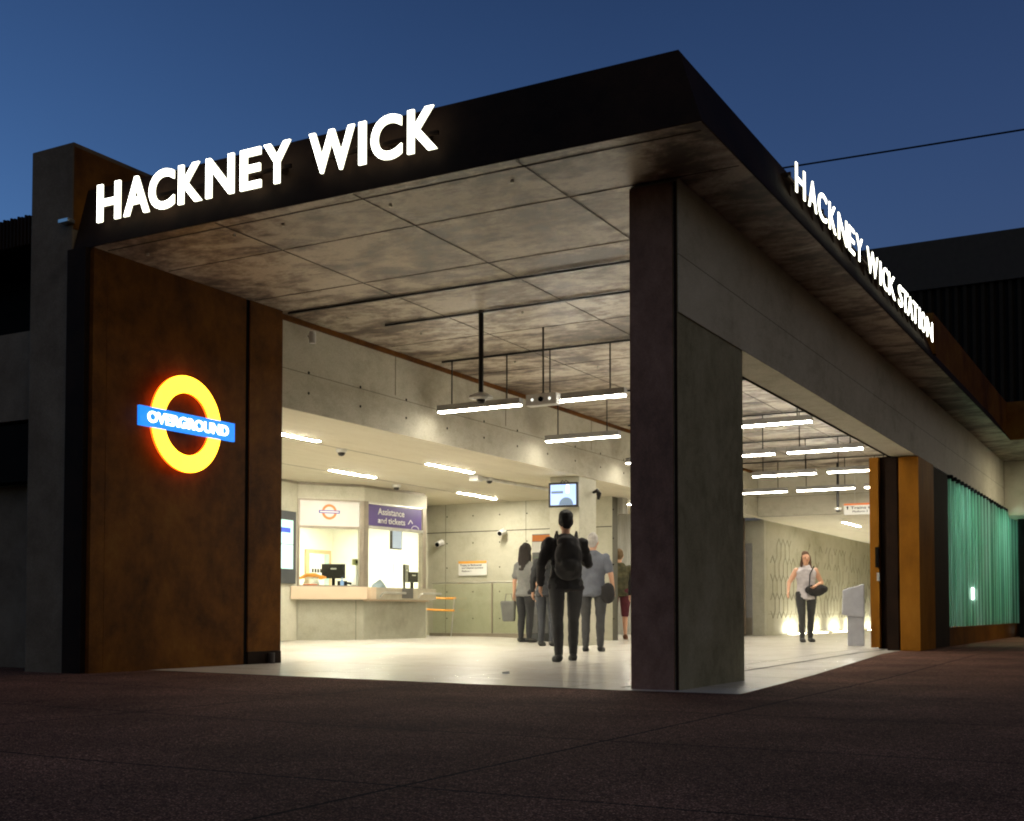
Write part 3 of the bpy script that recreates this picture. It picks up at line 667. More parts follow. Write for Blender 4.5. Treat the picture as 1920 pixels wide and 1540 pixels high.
# frames
m = MB()
m.obox(Bp, u1, .035, -.08, .02, .98, 2.468, frame_m, 0.0); m.obox(Bp, u1, L1, -.08, .02, .98, 2.468, frame_m, 1.09)
m.obox(Bp, u1, 1.09, -.05, .012, 2.44, 2.468, frame_m, .035); m.obox(Bp, u1, 1.09, -.05, .02, 1.97, 2.01, frame_m, .035); m.obox(Bp, u1, 1.09, -.06, .006, .98, 1.0, frame_m, .035)
kp(m, "window_frame", label="left window frame")
m = MB()
m.obox(Mp, u2, .11, -.08, .018, .98, 2.466, frame_m, 0.0); m.obox(Mp, u2, L2, -.08, .02, .98, 2.468, frame_m, 1.69)
m.obox(Mp, u2, 1.69, -.05, .012, 2.44, 2.468, steel, .11); m.obox(Mp, u2, 1.69, -.05, .03, 2.0, 2.05, steel, .11)
kp(m, "window_frame", label="right window frame")
kp(MB().obox(Bp, u1, 1.09, -.03, -.02, 1.0, 1.97, glass_m, .035), "window_glass"); kp(MB().obox(Mp, u2, 1.69, -.03, -.02, .98, 2.0, glass_m, .11), "window_glass")
m = MB(); m.obox(Bp, u1, L1 + .02, -.1, .16, .76, .975, plain("pale_wood", (.60, .47, .33), .4, var=.06, scale=2), -.15)
m.obox(Mp, u2, .16, -.1, .158, .762, .975, MATS["pale_wood"], .0); kp(m, "counter_front", label="pale wood counter front under the left window", bevel=.004)
m = MB(); m.obox(Mp, u2, 1.93, -.1, .15, .765, .972, plain("beige_laminate", (.40, .36, .27), .35, .1), .165)
m.obox(Mp, u2, 1.225, .15, .156, .79, .97, plain("slot_grey", (.09, .085, .075), .5), .9); kp(m, "counter_front", label="metal counter front under the right window")
for a, b in ((.27, .90), (1.38, 1.98)):
    n2 = (u2[1], -u2[0]); pt = lambda s, w, z: (Mp[0] + u2[0] * s + n2[0] * w, Mp[1] + u2[1] * s + n2[1] * w, z)
    kp(MB().tube([pt(a, .15, .81), pt(a, .22, .875), pt(a + .03, .23, .88), pt(b - .03, .23, .88), pt(b, .23, .88)], .018, steel, 8), "grab_bar")
base_c = blotchy("counter_panel", [(.22, .21, .16), (.30, .29, .22), (.34, .33, .26)], .9, 5, (1, 1, 1), .45)
m = MB(); m.obox(Bp, u1, L1, -.1, .02, .05, .758, base_c); m.obox(Mp, u2, L2, -.1, .018, .05, .757, base_c)
m.obox(Bp, u1, 1.03, .02, .022, .06, .75, black_m, 1.024); m.obox(Mp, u2, L2, -.1, .10, .735, .762, MATS["pale_wood"], -.02); kp(m, "counter_base", label="grey stone panels below the counter")
# office room
m = MB(); m.box(-16.3, -15.9, 15.6, 21, .04, 2.6, plain("cream_paint", (.76, .74, .64), .7, var=.03)); cream = MATS["cream_paint"]
m.box(-15.9, -13.0, 15.45, 15.55, .04, 2.6, cream); m.box(-15.9, -13.7, 20.85, 20.99, .04, 2.6, cream); m.box(-15.9, -13.0, 15.56, 19.8, 2.42, 2.46, cream); m.box(-15.9, -13.66, 19.8, 20.84, 2.42, 2.46, cream); m.box(-15.9, -13.0, 15.56, 19.8, .075, .09, cream); m.box(-15.9, -13.66, 19.8, 20.84, .075, .09, cream)
kp(m, "office_room", label="cream painted room behind the glass")
m = MB(); m.box(-15.3, -13.3, 17.2, 17.8, 2.395, 2.419, office_l); m.box(-15.3, -13.6, 19.2, 19.8, 2.395, 2.419, office_l); kp(m, "ceiling_panel")
m = MB(); m.box(-15.898, -15.84, 18.6, 19.3, .1, 2.05, white_p); m.box(-15.9, -15.75, 19.35, 19.5, .1, 2.4, cream); m.box(-15.86, -15.83, 18.75, 18.95, 1.55, 1.6, glow("door_sign_violet", (.25, .2, .6), .4)); kp(m, "office_door")
m = MB(); m.obox(Bp, u1, L1, -.7, -.1, .90, .95, white_p); m.obox(Mp, u2, L2 + .1, -.7, -.1, .90, .95, white_p); kp(m, "desk_top")
m = MB(); m.hexa([(-12.25, 18.80, .06), (-12.2, 18.84, .06), (-13.58, 20.98, .06), (-13.62, 20.9, .06), (-12.25, 18.80, 2.47), (-12.2, 18.84, 2.47), (-13.58, 20.98, 2.47), (-13.62, 20.9, 2.47)], concrete_wall); kp(m, "return_wall")

# things in the office
t = empty("notice_board", (-15.88, 20.3, 1.5), "wood framed notice board with a white poster inside the office", "notice board")
MB().box(0, .04, -.42, .42, -.42, .36, plain("oak_frame", (.5, .33, .17), .5)).build("frame", t); MB().box(.041, .05, -.32, .18, -.38, .28, white_p).build("poster", t); MB().box(.041, .048, .2, .34, -.38, .28, plain("pale_teal", (.35, .52, .48), .6)).build("side_panel", t)
for k in range(5): MB().box(.051, .053, -.25 + k * .09, -.19 + k * .09, -.12, -.04, black_m).build("printed_mark", t)
def monitor(x, y, z, rz, w, h, label, stand=True):
    t = empty("computer_monitor", (x, y, z), label, "monitor", None, rz)
    MB().box(-w / 2, w / 2, -.02, .02, 0, h, track_m).build("screen_back", t, bevel=.004)
    if stand: MB().box(-.03, .03, .02, .05, -.22, .15, black_m).box(-.12, .12, -.02, .14, -.24, -.22, black_m).build("stand", t)
    MB().box(-.05, .05, -.024, -.021, h * .62, h * .72, white_p).build("sticker", t)
    return t
monitor(-13.28, 17.44, 1.15, R(37), .42, .26, "dark computer monitor seen from behind in the left ticket window")
t = monitor(-13.0, 19.35, 1.12, R(112), .4, .34, "thin dark monitor turned edge-on in the right ticket window")
t = monitor(-12.9, 19.45, 1.12, R(80), .24, .2, "small dark monitor at the right end of the right ticket window")
t = empty("equipment_pile", (-13.2, 17.75, .952), "black phone and cables piled beside the monitor in the left window", "phone")
MB().box(-.12, .12, -.16, .16, 0, .05, black_m).build("phone_base", t, bevel=.01); MB().tube([(-.08, -.12, .09), (.02, 0, .12), (.1, .14, .09)], [.03, .02, .03], black_m, 8).build("handset", t); MB().box(-.15, -.04, -.1, .05, .052, .16, black_m).build("reader", t)
t = empty("paper_tray", (-12.95, 16.36, .952), "red orange paper tray at the left end of the ticket desk", "tray")
MB().box(-.08, .08, -.1, .1, 0, .07, plain("red_orange_plastic", (.6, .13, .05), .5)).build("tray", t); MB().box(-.07, .07, -.09, .09, .071, .078, white_p).build("papers", t)
t = empty("orange_bag", (-13.15, 16.65, .952), "crumpled orange and clear plastic bag on the ticket desk", "bag")
bm_ = MB(); bm_.lathe((0, 0, 0), [(.10, 0), (.14, .08), (.11, .16), (.13, .2)], glass_mat("cloudy_plastic", (.8, .8, .75), .3, .4), 10); bm_.build("clear_bag", t)
MB().tube([(-.1, -.22, .17), (-.02, -.08, .24), (.03, .05, .23), (.05, .2, .2), (.08, .3, .2)], [.02, .04, .045, .04, .015], plain("orange_plastic", (.85, .33, .04), .5), 8).build("orange_wrap", t)
t = empty("bottle", (-12.72, 16.95, .952), "small blue labelled bottle beside the mullion in the left window", "bottle")
MB().lathe((0, 0, 0), [(.03, 0), (.032, .12), (.012, .16), (.012, .19)], plain("blue_label", (.25, .4, .8), .3), 12).build("body", t)
t = empty("price_display", (-12.7, 17.35, .952), "small green customer display on a slim white stand in the right window", "display")
MB().tube([(0, 0, 0), (0, 0, .42)], .02, white_p, 8).build("stand", t); MB().box(-.03, .03, -.1, .1, .42, .53, plain("olive_plastic", (.25, .26, .1), .5)).build("display_head", t); MB().box(.031, .034, -.07, .07, .45, .5, black_m).build("window", t)
t = empty("plastic_bag", (-12.75, 17.5, .952), "rumpled white plastic bag at the left end of the right window", "bag")
MB().lathe((0, 0, 0), [(.12, 0), (.15, .08), (.1, .2), (.06, .28), (.03, .31)], plain("thin_white_film", (.75, .70, .66), .5), 9).build("body", t)
t = empty("card_machine", (-12.75, 18.1, .952), "grey blue ticket machine tilted on the desk in the right window", "card machine")
MB().hexa([(-.1, -.14, 0), (.1, -.14, 0), (.1, .14, 0), (-.1, .14, 0), (-.06, -.12, .1), (.02, -.12, .06), (.02, .12, .13), (-.06, .12, .2)], plain("grey_blue", (.22, .27, .32), .5)).build("body", t)
MB().box(.05, .12, -.35, -.17, 0, .03, black_m).build("card_pad", t)
t = empty("hanging_screen", (-12.8, 18.72, 1.90), "pale screen on a dark bracket hanging inside the right ticket window", "screen")
MB().box(-.03, .02, -.17, .17, -.18, .18, track_m).build("casing", t); MB().box(.021, .026, -.15, .15, -.16, .16, glow("pale_screen", (.6, .66, .8), .75)).build("display", t)
MB().tube([(-.05, .1, 0), (-.08, .22, -.1), (-.06, .26, .1), (-.06, .26, .5)], .018, black_m, 8).build("bracket", t)
for yy in (-.06, .06, .24): MB().tube([(-.1, yy, -.1), (-.1, yy, -.9)], .006, white_p, 6).build("cable", t)
# signs on the kiosk
SB = empty("window_roundel_sign", (Bp[0], Bp[1], 2.2), "white panel with a small orange and blue roundel above the left ticket window", "sign")
def world_in(o, root): return world_child(o, root)
n1 = (u1[1], -u1[0]); q1 = lambda s, w, z: Vector((Bp[0] + u1[0] * s + n1[0] * w, Bp[1] + u1[1] * s + n1[1] * w, z))
world_in(MB().obox(Bp, u1, 1.085, -.02, .006, 2.015, 2.435, plain("white_sign", (.60, .57, .53), .3, var=.02), .04).build("panel"), SB)
orange_s = plain("sign_orange", (.62, .19, .03), .45, var=.02); blue_s = plain("sign_blue", (.05, .05, .3), .45, var=.02); white_s = plain("sign_white", (.75, .74, .7), .45, var=.02)
m = MB()
for i in range(48):
    t0, t1 = 2 * math.pi * i / 48, 2 * math.pi * (i + 1) / 48
    f = lambda r, t, w: q1(.55 + r * math.cos(t), w, 2.253 + r * math.sin(t))
    m.poly([f(.09, t0, .010), f(.132, t0, .010), f(.132, t1, .010), f(.09, t1, .010)], orange_s)
world_in(m.build("ring"), SB)
world_in(MB().obox(Bp, u1, .735, .010, .014, 2.228, 2.28, blue_s, .365).obox(Bp, u1, .715, .0142, .016, 2.245, 2.263, white_s, .385).build("bar"), SB)
SA = empty("assistance_sign", (Mp[0], Mp[1], 2.2), "purple sign reading Assistance and tickets above the right ticket window", "sign")
purple = plain("sign_purple", (.065, .035, .17), .35, var=.03)
n2 = (u2[1], -u2[0]); q2 = lambda s, w, z: Vector((Mp[0] + u2[0] * s + n2[0] * w, Mp[1] + u2[1] * s + n2[1] * w, z))
world_in(MB().obox(Mp, u2, 1.66, -.02, .014, 2.055, 2.425, purple, .113).build("panel"), SA)
U2 = (u2[0], u2[1], 0)
world_in(text_obj("lettering", "Assistance", q2(.37, .016, 2.257), U2, (0, 0, 1), .76, .115, .003, [white_s], offset=.012), SA)
world_in(text_obj("lettering", "and", q2(.37, .016, 2.108), U2, (0, 0, 1), .245, .10, .003, [white_s], offset=.012), SA)
world_in(text_obj("lettering", "tickets", q2(.665, .016, 2.108), U2, (0, 0, 1), .49, .105, .003, [white_s], offset=.012), SA)
m = MB()
m.poly([q2(1.235, .017, 2.135), q2(1.26, .017, 2.135), q2(1.335, .017, 2.215), q2(1.32, .017, 2.225)], white_s)
m.poly([q2(1.32, .0175, 2.225), q2(1.335, .0175, 2.195), q2(1.375, .0175, 2.15), q2(1.39, .0175, 2.165)], white_s)
world_in(m.build("arrow"), SA)
m = MB()
for i in range(20):
    t0, t1 = math.pi * i / 20, math.pi * (i + 1) / 20
    f = lambda r, t: q2(1.46 + r * math.cos(t), .017, 2.058 + r * .55 * math.sin(t))
    m.poly([f(.10, t0), f(.115, t0), f(.115, t1), f(.10, t1)], white_s)
world_in(m.build("arc_mark"), SA)
# touch panel at the left
TP = empty("information_screen", (A[0], A[1], 1.6), "tall dark framed information screen on the wall beside the steel wall", "screen")
q0 = lambda s, w, z: Vector((A[0] + u0[0] * s + u0[1] * w, A[1] + u0[1] * s - u0[0] * w, z))
world_in(MB().obox(A, u0, .39, .002, .05, 1.02, 2.22, plain("charcoal_casing", (.045, .05, .055), .4), -.35).build("casing"), TP)
world_in(MB().obox(A, u0, .30, .051, .055, 1.26, 2.07, panel_scr, -.3).build("display"), TP)
world_in(MB().obox(A, u0, .22, .0555, .057, 1.86, 1.94, glow("display_blue", (.05, .1, .6), .7), -.2).obox(A, u0, .30, .0555, .057, 1.66, 1.67, frame_m, -.3).build("display_bar"), TP)

# ------------------------------------------------------------------ hall fittings
t = empty("glass_balustrade", (-12, 20.7, 0), "glass balustrade with a steel top rail before the hall back wall", "balustrade")
def ch(mb, name, root, bevel=0): return world_child(mb.build(name, None, bevel), root)
ch(MB().tube([(-13.2, 20.6, 1.135), (-10.3, 20.6, 1.135)], .02, steel, 8), "top_rail", t)
for a, b in ((-13.18, -11.82), (-11.79, -10.4)): ch(MB().box(a, b, 20.595, 20.607, .14, 1.11, glass_mat("pale_green_glass_%d" % int(-a), (.96, .98, .93), .04)), "glass_pane", t)
for x in (-11.805,): ch(MB().box(x - .012, x + .012, 20.585, 20.615, .1, 1.12, frame_m), "post", t)
ch(MB().box(-13.2, -10.3, 20.5, 20.7, 0, .13, frame_m), "plinth", t)
t = empty("ramp_handrail", (-13, 20.3, 0), "pair of orange handrails bent beside the ticket office", "handrail")
om = plain("orange_rail", (.80, .36, .05), .4, var=.03)
ch(MB().tube([(-12.6, 19.0, .92), (-13.0, 20.0, .84), (-12.75, 20.35, .82), (-12.52, 20.4, .82)], .022, om, 8), "upper_rail", t)
ch(MB().tube([(-12.5, 18.95, .72), (-12.95, 20.0, .60), (-12.75, 20.3, .585), (-12.52, 20.35, .58)], .022, om, 8), "lower_rail", t)
ch(MB().tube([(-12.54, 20.38, .82), (-12.55, 20.36, .6), (-12.6, 20.35, .06)], .014, steel, 8), "post", t)
def wall_sign(x0, x1, y, z0, z1, label, lines, band, root_name="direction_sign"):
    t = empty(root_name, ((x0 + x1) / 2, y, z0), label, "sign")
    ch(MB().box(x0, x1, y - .03, y, z0, z1, white_s), "panel", t); ch(MB().box(x0, x1, y - .035, y - .0305, z1 - (z1 - z0) * .17, z1, band), "colour_band", t)
    for s, xx, zz, w, h in lines:
        ch(text_obj("lettering", s, (xx, y - .032, zz), (1, 0, 0), (0, 0, 1), w, h, .002, [black_m], offset=.01), "lettering", t) if False else world_child(text_obj("lettering", s, (xx, y - .031, zz), (1, 0, 0), (0, 0, 1), w, h, .002, [black_m], offset=.01), t)
    return t
wall_sign(-12.80, -12.14, 20.99, 1.29, 1.58, "white sign with an orange top band on the hall back wall", [("Trains to Richmond", -12.76, 1.475, .5, .045), ("and Clapham Junction", -12.72, 1.415, .5, .045), ("Platform 1", -12.72, 1.36, .22, .035)], plain("band_amber", (.8, .38, .06), .45))
s2 = wall_sign(-6.335, -4.9, 26.5, 2.665, 2.91, "hanging white sign with an orange band reading Trains to Stratford", [("Trains to Stratford", -6.19, 2.785, 1.0, .06), ("Platform 2", -6.15, 2.71, .33, .045)], plain("band_orange", (.8, .2, .04), .45))
world_child(MB().box(-6.27, -6.245, 26.466, 26.469, 2.78, 2.84, black_m).poly([(-6.29, 26.467, 2.825), (-6.225, 26.467, 2.825), (-6.2575, 26.467, 2.855)], black_m).build("arrow"), s2)
for x in (-6.1, -5.1): world_child(MB().tube([(x, 26.48, 2.91), (x, 26.48, ZS - .01)], .008, steel, 6).build("rod"), s2)
# monitor on the column
t = empty("cctv_monitor", (-8.63, 17.38, 2.43), "small bright blue monitor fixed high on the concrete column", "monitor", None, R(8))
MB().box(-.25, .25, -.03, .03, -.2, .2, track_m).build("casing", t, bevel=.006)
MB().box(-.215, .215, -.034, -.0305, -.165, .165, screen_m).box(.05, .10, -.036, -.0345, 0.02, .165, glow("screen_white", (.8, .9, 1), 1.4)).box(-.20, .0, -.036, -.0345, .02, .06, screen_d).build("display", t)
MB().lathe((0, 0, 0), [(.1, 0)] , screen_d) if False else None
m = MB(); pts = [(.05 + .12 * math.cos(math.pi * k / 12), -.0365, -.163 + .12 * math.sin(math.pi * k / 12)) for k in range(13)]; m.poly(pts, screen_d); m.build("display_figure", t)
MB().tube([(0, .03, 0), (0, .2, .02)], .03, track_m, 8).build("arm", t)
MB().tube([(-.06, .02, .2), (-.03, .02, .235), (.0, .02, .21), (.03, .02, .235), (.08, .02, .2)], .007, black_m, 6).build("cable", t)
t = empty("column_camera", (-8.40, 18.1, 2.52), "dark camera hanging on the right side of the column", "security camera")
MB().tube([(-.05, 0, .0), (.03, 0, .03), (.06, 0, -.02), (.05, 0, -.12)], [.02, .04, .045, .02], track_m, 10).build("housing", t)
# information totem
t = empty("help_point", (-9.8, 19.4, 0), "freestanding ticket machine with orange header and white poster", "ticket machine", None, R(3))
tm = plain("totem_grey", (.10, .10, .10), .45)
MB().hexa([(-.48, -.22, 0), (.48, -.22, 0), (.48, .2, 0), (-.48, .2, 0), (-.42, -.18, .17), (.42, -.18, .17), (.42, .18, .17), (-.42, .18, .17)], plain("totem_base", (.03, .03, .03), .5)).build("base", t)
MB().box(-.4, .4, -.15, .15, .17, 1.95, tm).build("body", t, bevel=.01)
MB().box(-.39, .39, -.156, -.151, 1.82, 1.93, orange_s).build("header", t); MB().box(-.39, .39, -.156, -.151, 1.62, 1.81, white_s).build("title_panel", t)
m = MB(); gl = plain("dull_green_line", (.10, .15, .09), .5)
for k in range(6): m.box(-.36, .36, -.157, -.151, 1.22 + k * .06, 1.235 + k * .06, white_s if k == 0 else gl)
m.build("timetable", t); MB().box(-.38, .38, -.156, -.151, .84, 1.18, white_s).build("poster", t); MB().box(-.36, .36, -.16, -.151, .5, .78, plain("totem_lower", (.14, .145, .15), .4)).build("lower_panel", t)
# ticket gate / cabinet by the shorts man
t = empty("white_cabinet", (-9.75, 20.3, 0), "low white cabinet with a dark edge beside the man in shorts", "cabinet", None, R(0))
MB().box(-.02, .30, 0, .25, .05, .82, white_p).build("body", t, bevel=.01); MB().box(-.14, -.021, -.02, .25, 0, .84, track_m).build("dark_edge", t); MB().box(-.14, .31, -.03, .26, 0, .048, track_m).build("plinth", t)
# ticket gate machine at right
t = empty("smartcard_reader", (-4.62, 19.9, 0), "grey upright card validator with a sloped head beside the gate pier", "card reader", None, R(12))
MB().box(-.10, .16, -.15, .15, 0, .62, plain("reader_grey", (.36, .36, .39), .4)).build("pedestal", t, bevel=.01)
MB().hexa([(-.19, -.17, .50), (.17, -.17, .45), (.17, .17, .45), (-.19, .17, .50), (-.17, -.17, .90), (.17, -.17, 1.0), (.17, .17, 1.0), (-.17, .17, .90)], MATS["reader_grey"]).build("head", t, bevel=.02)
MB().hexa([(-.15, -.13, .915), (.0, -.13, .955), (.0, .13, .955), (-.15, .13, .915), (-.15, -.13, .92), (.0, -.13, .962), (.0, .13, .962), (-.15, .13, .92)], track_m).build("reader_pad", t)
tag(MB().box(-8.59, -8.3, 33, 33.4, 2.0, 2.45, blue_s).build("blue_sign") if False else MB().box(-4.5, -4.33, 27.9, 27.95, 1.95, 2.4, blue_s).build("projecting_sign"), "small blue sign projecting in the passage behind the gate leaf", "sign")
t = empty("litter", (-5.35, 9.6, gz(-5.35, 9.6) + .003), "small crumpled white paper scrap on the pale floor", "litter")
MB().hexa([(-.04, -.02, 0), (.04, -.015, 0), (.035, .02, 0), (-.03, .025, 0), (-.03, -.015, .012), (.03, -.01, .02), (.02, .015, .016), (-.025, .02, .01)], white_s).build("scrap", t)
t = empty("ground_lamp", (-3.0, 29.2, 0), "tiny bright lamp at the foot of the far right wing", "lamp")
MB().lathe((0, 0, 0), [(.05, -.01), (.05, .12), (.04, .14)], steel, 10).build("body", t); MB().lathe((0, 0, 0), [(.035, .141), (.03, .17)], glow("lamp_head", (1, .9, .7), 12), 10).build("lamp_head", t)

# ------------------------------------------------------------------ people
from mathutils import noise as mnoise
def bake(mb_pts, voxel, mat, name, smooth_it=5):
    """union of ellipsoids -> one continuous surface"""
    bm = bmesh.new()
    for (c, r) in mb_pts:
        M = Matrix.Translation(c) @ Matrix.Diagonal((r[0], r[1], r[2], 1))
        bmesh.ops.create_icosphere(bm, subdivisions=2, radius=1, matrix=M)
    me = bpy.data.meshes.new(name); bm.to_mesh(me); bm.free()
    o = bpy.data.objects.new(name, me); COL.objects.link(o)
    md = o.modifiers.new("r", 'REMESH'); md.mode = 'VOXEL'; md.voxel_size = voxel; md.use_smooth_shade = True
    sm = o.modifiers.new("s", 'SMOOTH'); sm.iterations = smooth_it; sm.factor = .5
    bpy.context.view_layer.update()
    dg = bpy.context.evaluated_depsgraph_get()
    m2 = bpy.data.meshes.new_from_object(o.evaluated_get(dg)); m2.materials.clear(); m2.materials.append(mat)
    for p in m2.polygons: p.use_smooth = True
    if name in ('hair', 'shirt', 'trousers', 'shorts', 'bag_body'):
        seed = random.random() * 50; ns = [v.normal.copy() for v in m2.vertices]
        for v, nn in zip(m2.vertices, ns):
            c = v.co
            if name == 'hair': a = .010 * mnoise.noise(Vector((c.x * 60 + seed, c.y * 60, c.z * 9))) + .012 * mnoise.noise(Vector((c.x * 14, c.y * 14 + seed, c.z * 8)))
            else: a = (.014 if name == 'shirt' else .005) * mnoise.noise(Vector((c.x * 9 + seed, c.y * 9, c.z * 16))) + (.006 if name == 'shirt' else .003) * mnoise.noise(Vector((c.x * 30, c.y * 30 + seed, c.z * 22)))
            v.co = c + nn * (a + (.003 if name != 'hair' else 0))
    o.modifiers.clear(); o.data = m2
    return o
def chain(pts, out, grow=0.0, step=.4):
    """pts: list of (x,y,z, rx, ry[,rz])"""
    for i in range(len(pts) - 1):
        a, b = pts[i], pts[i + 1]
        L = math.dist(a[:3], b[:3]); r = min(a[3], a[4], b[3], b[4]) + grow
        n = max(1, int(L / (r * step)))
        for k in range(n + 1):
            t = k / n; q = [a[j] + (b[j] - a[j]) * t for j in range(5)]
            rx, ry = q[3] + grow, q[4] + grow
            out.append((Vector(q[:3]), (rx, ry, min(rx, ry))))
skin = plain("skin", (.62, .34, .22), .5, var=.06)
def person(loc, rz, label, H=1.72, hair=None, hair_len=0.0, top=None, legs=None, shorts=False, sleeves='short', stride=.0, armL=None, armR=None, wide=1.0, shoes=None, face=False, sleeveless=False, headtilt=0, hairvol=0.0):
    s = H / 1.75
    T = empty("person", (loc[0], loc[1], gz(loc[0], loc[1]) + .002), label, "person", None, rz)
    def sc(l): return [tuple(v * s for v in q) for q in l]
    w = wide
    hx = .095 * w
    hy = headtilt
    torso = sc([(0, 0, .93, .155 * w, .105), (0, 0, 1.05, .14 * w, .10), (0, -.005, 1.2, .155 * w, .11), (0, 0, 1.36, .175 * w, .105), (0, .005, 1.43, .11 * w, .075)])
    neck = sc([(0, .005, 1.42, .058, .058), (0, -.005 + hy * .5, 1.53, .052, .055)])
    head = sc([(0, -.012 + hy, 1.565, .055, .06), (0, -.012 + hy, 1.60, .070, .08), (0, .0 + hy, 1.65, .078, .095), (0, .005 + hy, 1.68, .070, .085)])
    st = stride
    def leg(sx, f):
        return sc([(sx * hx, 0, .92, .092, .098), (sx * hx * 1.03, f * .45 - .01, .70, .078, .085), (sx * hx, f * .8 - .02, .49, .055, .06), (sx * hx, f * 1.0 + .0, .33, .054, .06), (sx * hx, f * 1.25 + .01, .10, .036, .042)])
    def foot(sx, f):
        y0 = f * 1.25 + .02
        return sc([(sx * hx, y0 + .02, .05, .038, .042), (sx * hx * 1.08, y0 - .07, .035, .042, .045), (sx * hx * 1.12, y0 - .16, .026, .042, .04)])
    lL, lR = leg(-1, -st), leg(1, st)
    aL = armL or [(-.235, .02, 1.15), (-.26, -.05, .92)]
    aR = armR or [(.235, .02, 1.15), (.26, -.05, .92)]
    def arm(sx, a):
        e, h = a
        return sc([(sx * .165 * w, .0, 1.395, .062, .06), (e[0] * w, e[1], e[2], .043, .043), (h[0] * w, h[1], h[2], .028, .026)])
    AL, AR = arm(-1, aL), arm(1, aR)
    pts = []
    for c in (torso, neck, head, lL, lR, AL, AR): chain(c, pts, 0, .35)
    for c in (foot(-1, -st), foot(1, st)): chain(c, pts)
    # nose, ears
    pts.append((Vector((0, (-.10 + hy) * s, 1.625 * s)), (.014 * s, .02 * s, .02 * s)))
    for sx in (-1, 1): pts.append((Vector((sx * .078 * s, .005 * s + hy * s, 1.63 * s)), (.012 * s, .02 * s, .03 * s)))
    # hands: palm, four fingers, thumb
    for sx, a in ((-1, aL), (1, aR)):
        e = Vector(a[0]); h = Vector(a[1]); e.x *= w; h.x *= w
        d = (h - e).normalized(); side = Vector((0, 1, 0)) if abs(d.y) < .8 else Vector((0, 0, 1)); side = (side - d * side.dot(d)).normalized(); nr = d.cross(side)
        for k in range(4):
            p = h + d * (.02 + .02 * k); pts.append((p * s, (.022 * s if k else .02 * s, .038 * s, .032 * s)))
        for i, ln in enumerate((.062, .072, .068, .052)):
            b0 = h + d * .085 + side * ((i - 1.5) * .02)
            q = [b0, b0 + d * ln * .5 + nr * (.006 * -sx), b0 + d * ln * .9 + nr * (.022 * -sx)]
            chain([tuple(v * s) + (.0088, .0088) for v in q], pts, 0, .6)
        tb = h + d * .03 - side * .035
        chain([tuple(v * s) + (.0105, .0105) for v in (tb, tb - side * .02 + d * .03, tb - side * .022 + d * .055 + nr * (.012 * -sx))], pts, 0, .6)
    body = bake(pts, .0085, skin, "body", 3); body.parent = T
    # clothes
    if top:
        p = []; chain(torso, p, .014)
        if not sleeveless:
            for A_ in (AL, AR):
                if sleeves == 'short':
                    mid = tuple(A_[0][j] + (A_[1][j] - A_[0][j]) * .72 for j in range(5)); chain([A_[0], mid], p, .016)
                else:
                    hnd = tuple(A_[1][j] + (A_[2][j] - A_[1][j]) * .92 for j in range(5)); chain([A_[0], A_[1], hnd], p, .014)
        p += [(Vector((0, .005 * s, (1.04 - .013 * k) * s)), ((.150 + .0022 * k) * w * s + .014, (.112 + .0016 * k) * s + .012, .022 * s)) for k in range(16)]
        bake(p, .013, top, "shirt", 5).parent = T
    if legs:
        p = []
        for L in (lL, lR):
            q = L[:3] if shorts else L
            g = .024 if shorts else .012
            chain(q, p, g)
        chain(sc([(0, 0, 1.0, .14 * w, .095), (0, 0, .96, .145 * w, .10)]), p, .010)
        bake(p, .013, legs, "shorts" if shorts else "trousers", 4).parent = T
    if shoes:
        for sx, f in ((-1, -st), (1, st)):
            p = []; chain(foot(sx, f), p, .010); bake(p, .011, shoes, "shoe", 2).parent = T
    if hair:
        p = []
        hv = hairvol
        chain(sc([(0, .03 + hy, 1.655, .080 + hv, .078 + hv), (0, .018 + hy, 1.70, .078 + hv, .088 + hv), (0, .01 + hy, 1.725, .06 + hv, .07 + hv)]), p)
        if hair_len:
            chain(sc([(0, .055 + hy, 1.64, .078 + hv, .05 + hv), (0, .07 + hy, 1.64 - hair_len * .5, .085 + hv, .045 + hv), (0, .085, 1.64 - hair_len, .06 + hv * .5, .03 + hv * .5)]), p)
            for sx in (-1, 1): chain(sc([(sx * .072, .0 + hy, 1.67, .022, .04), (sx * .085, -.01 + hy, 1.55, .022, .035), (sx * .085, -.05, 1.64 - hair_len, .026, .02)]), p)
        else:
            chain(sc([(0, .055 + hy, 1.63, .066, .04), (0, .06 + hy, 1.58, .055, .025)]), p)
        bake(p, .011, hair, "hair", 3).parent = T
    if face:
        em = plain("eye_dark", (.03, .02, .015), .3); lp = plain("lip_red", (.45, .13, .11), .4)
        for sx in (-1, 1): MB().tube([(sx * .028 * s, -.088 * s, 1.642 * s), (sx * .028 * s, -.096 * s, 1.642 * s)], .009 * s, em, 8).build("eye", T)
        MB().box(-.02 * s, .02 * s, -.096 * s, -.086 * s, 1.588 * s, 1.596 * s, lp).build("mouth", T)
    return T
cloth = lambda n, c, v=.15: plain(n, c, .85, var=v, scale=9)
AWAY = R(180 + 20)
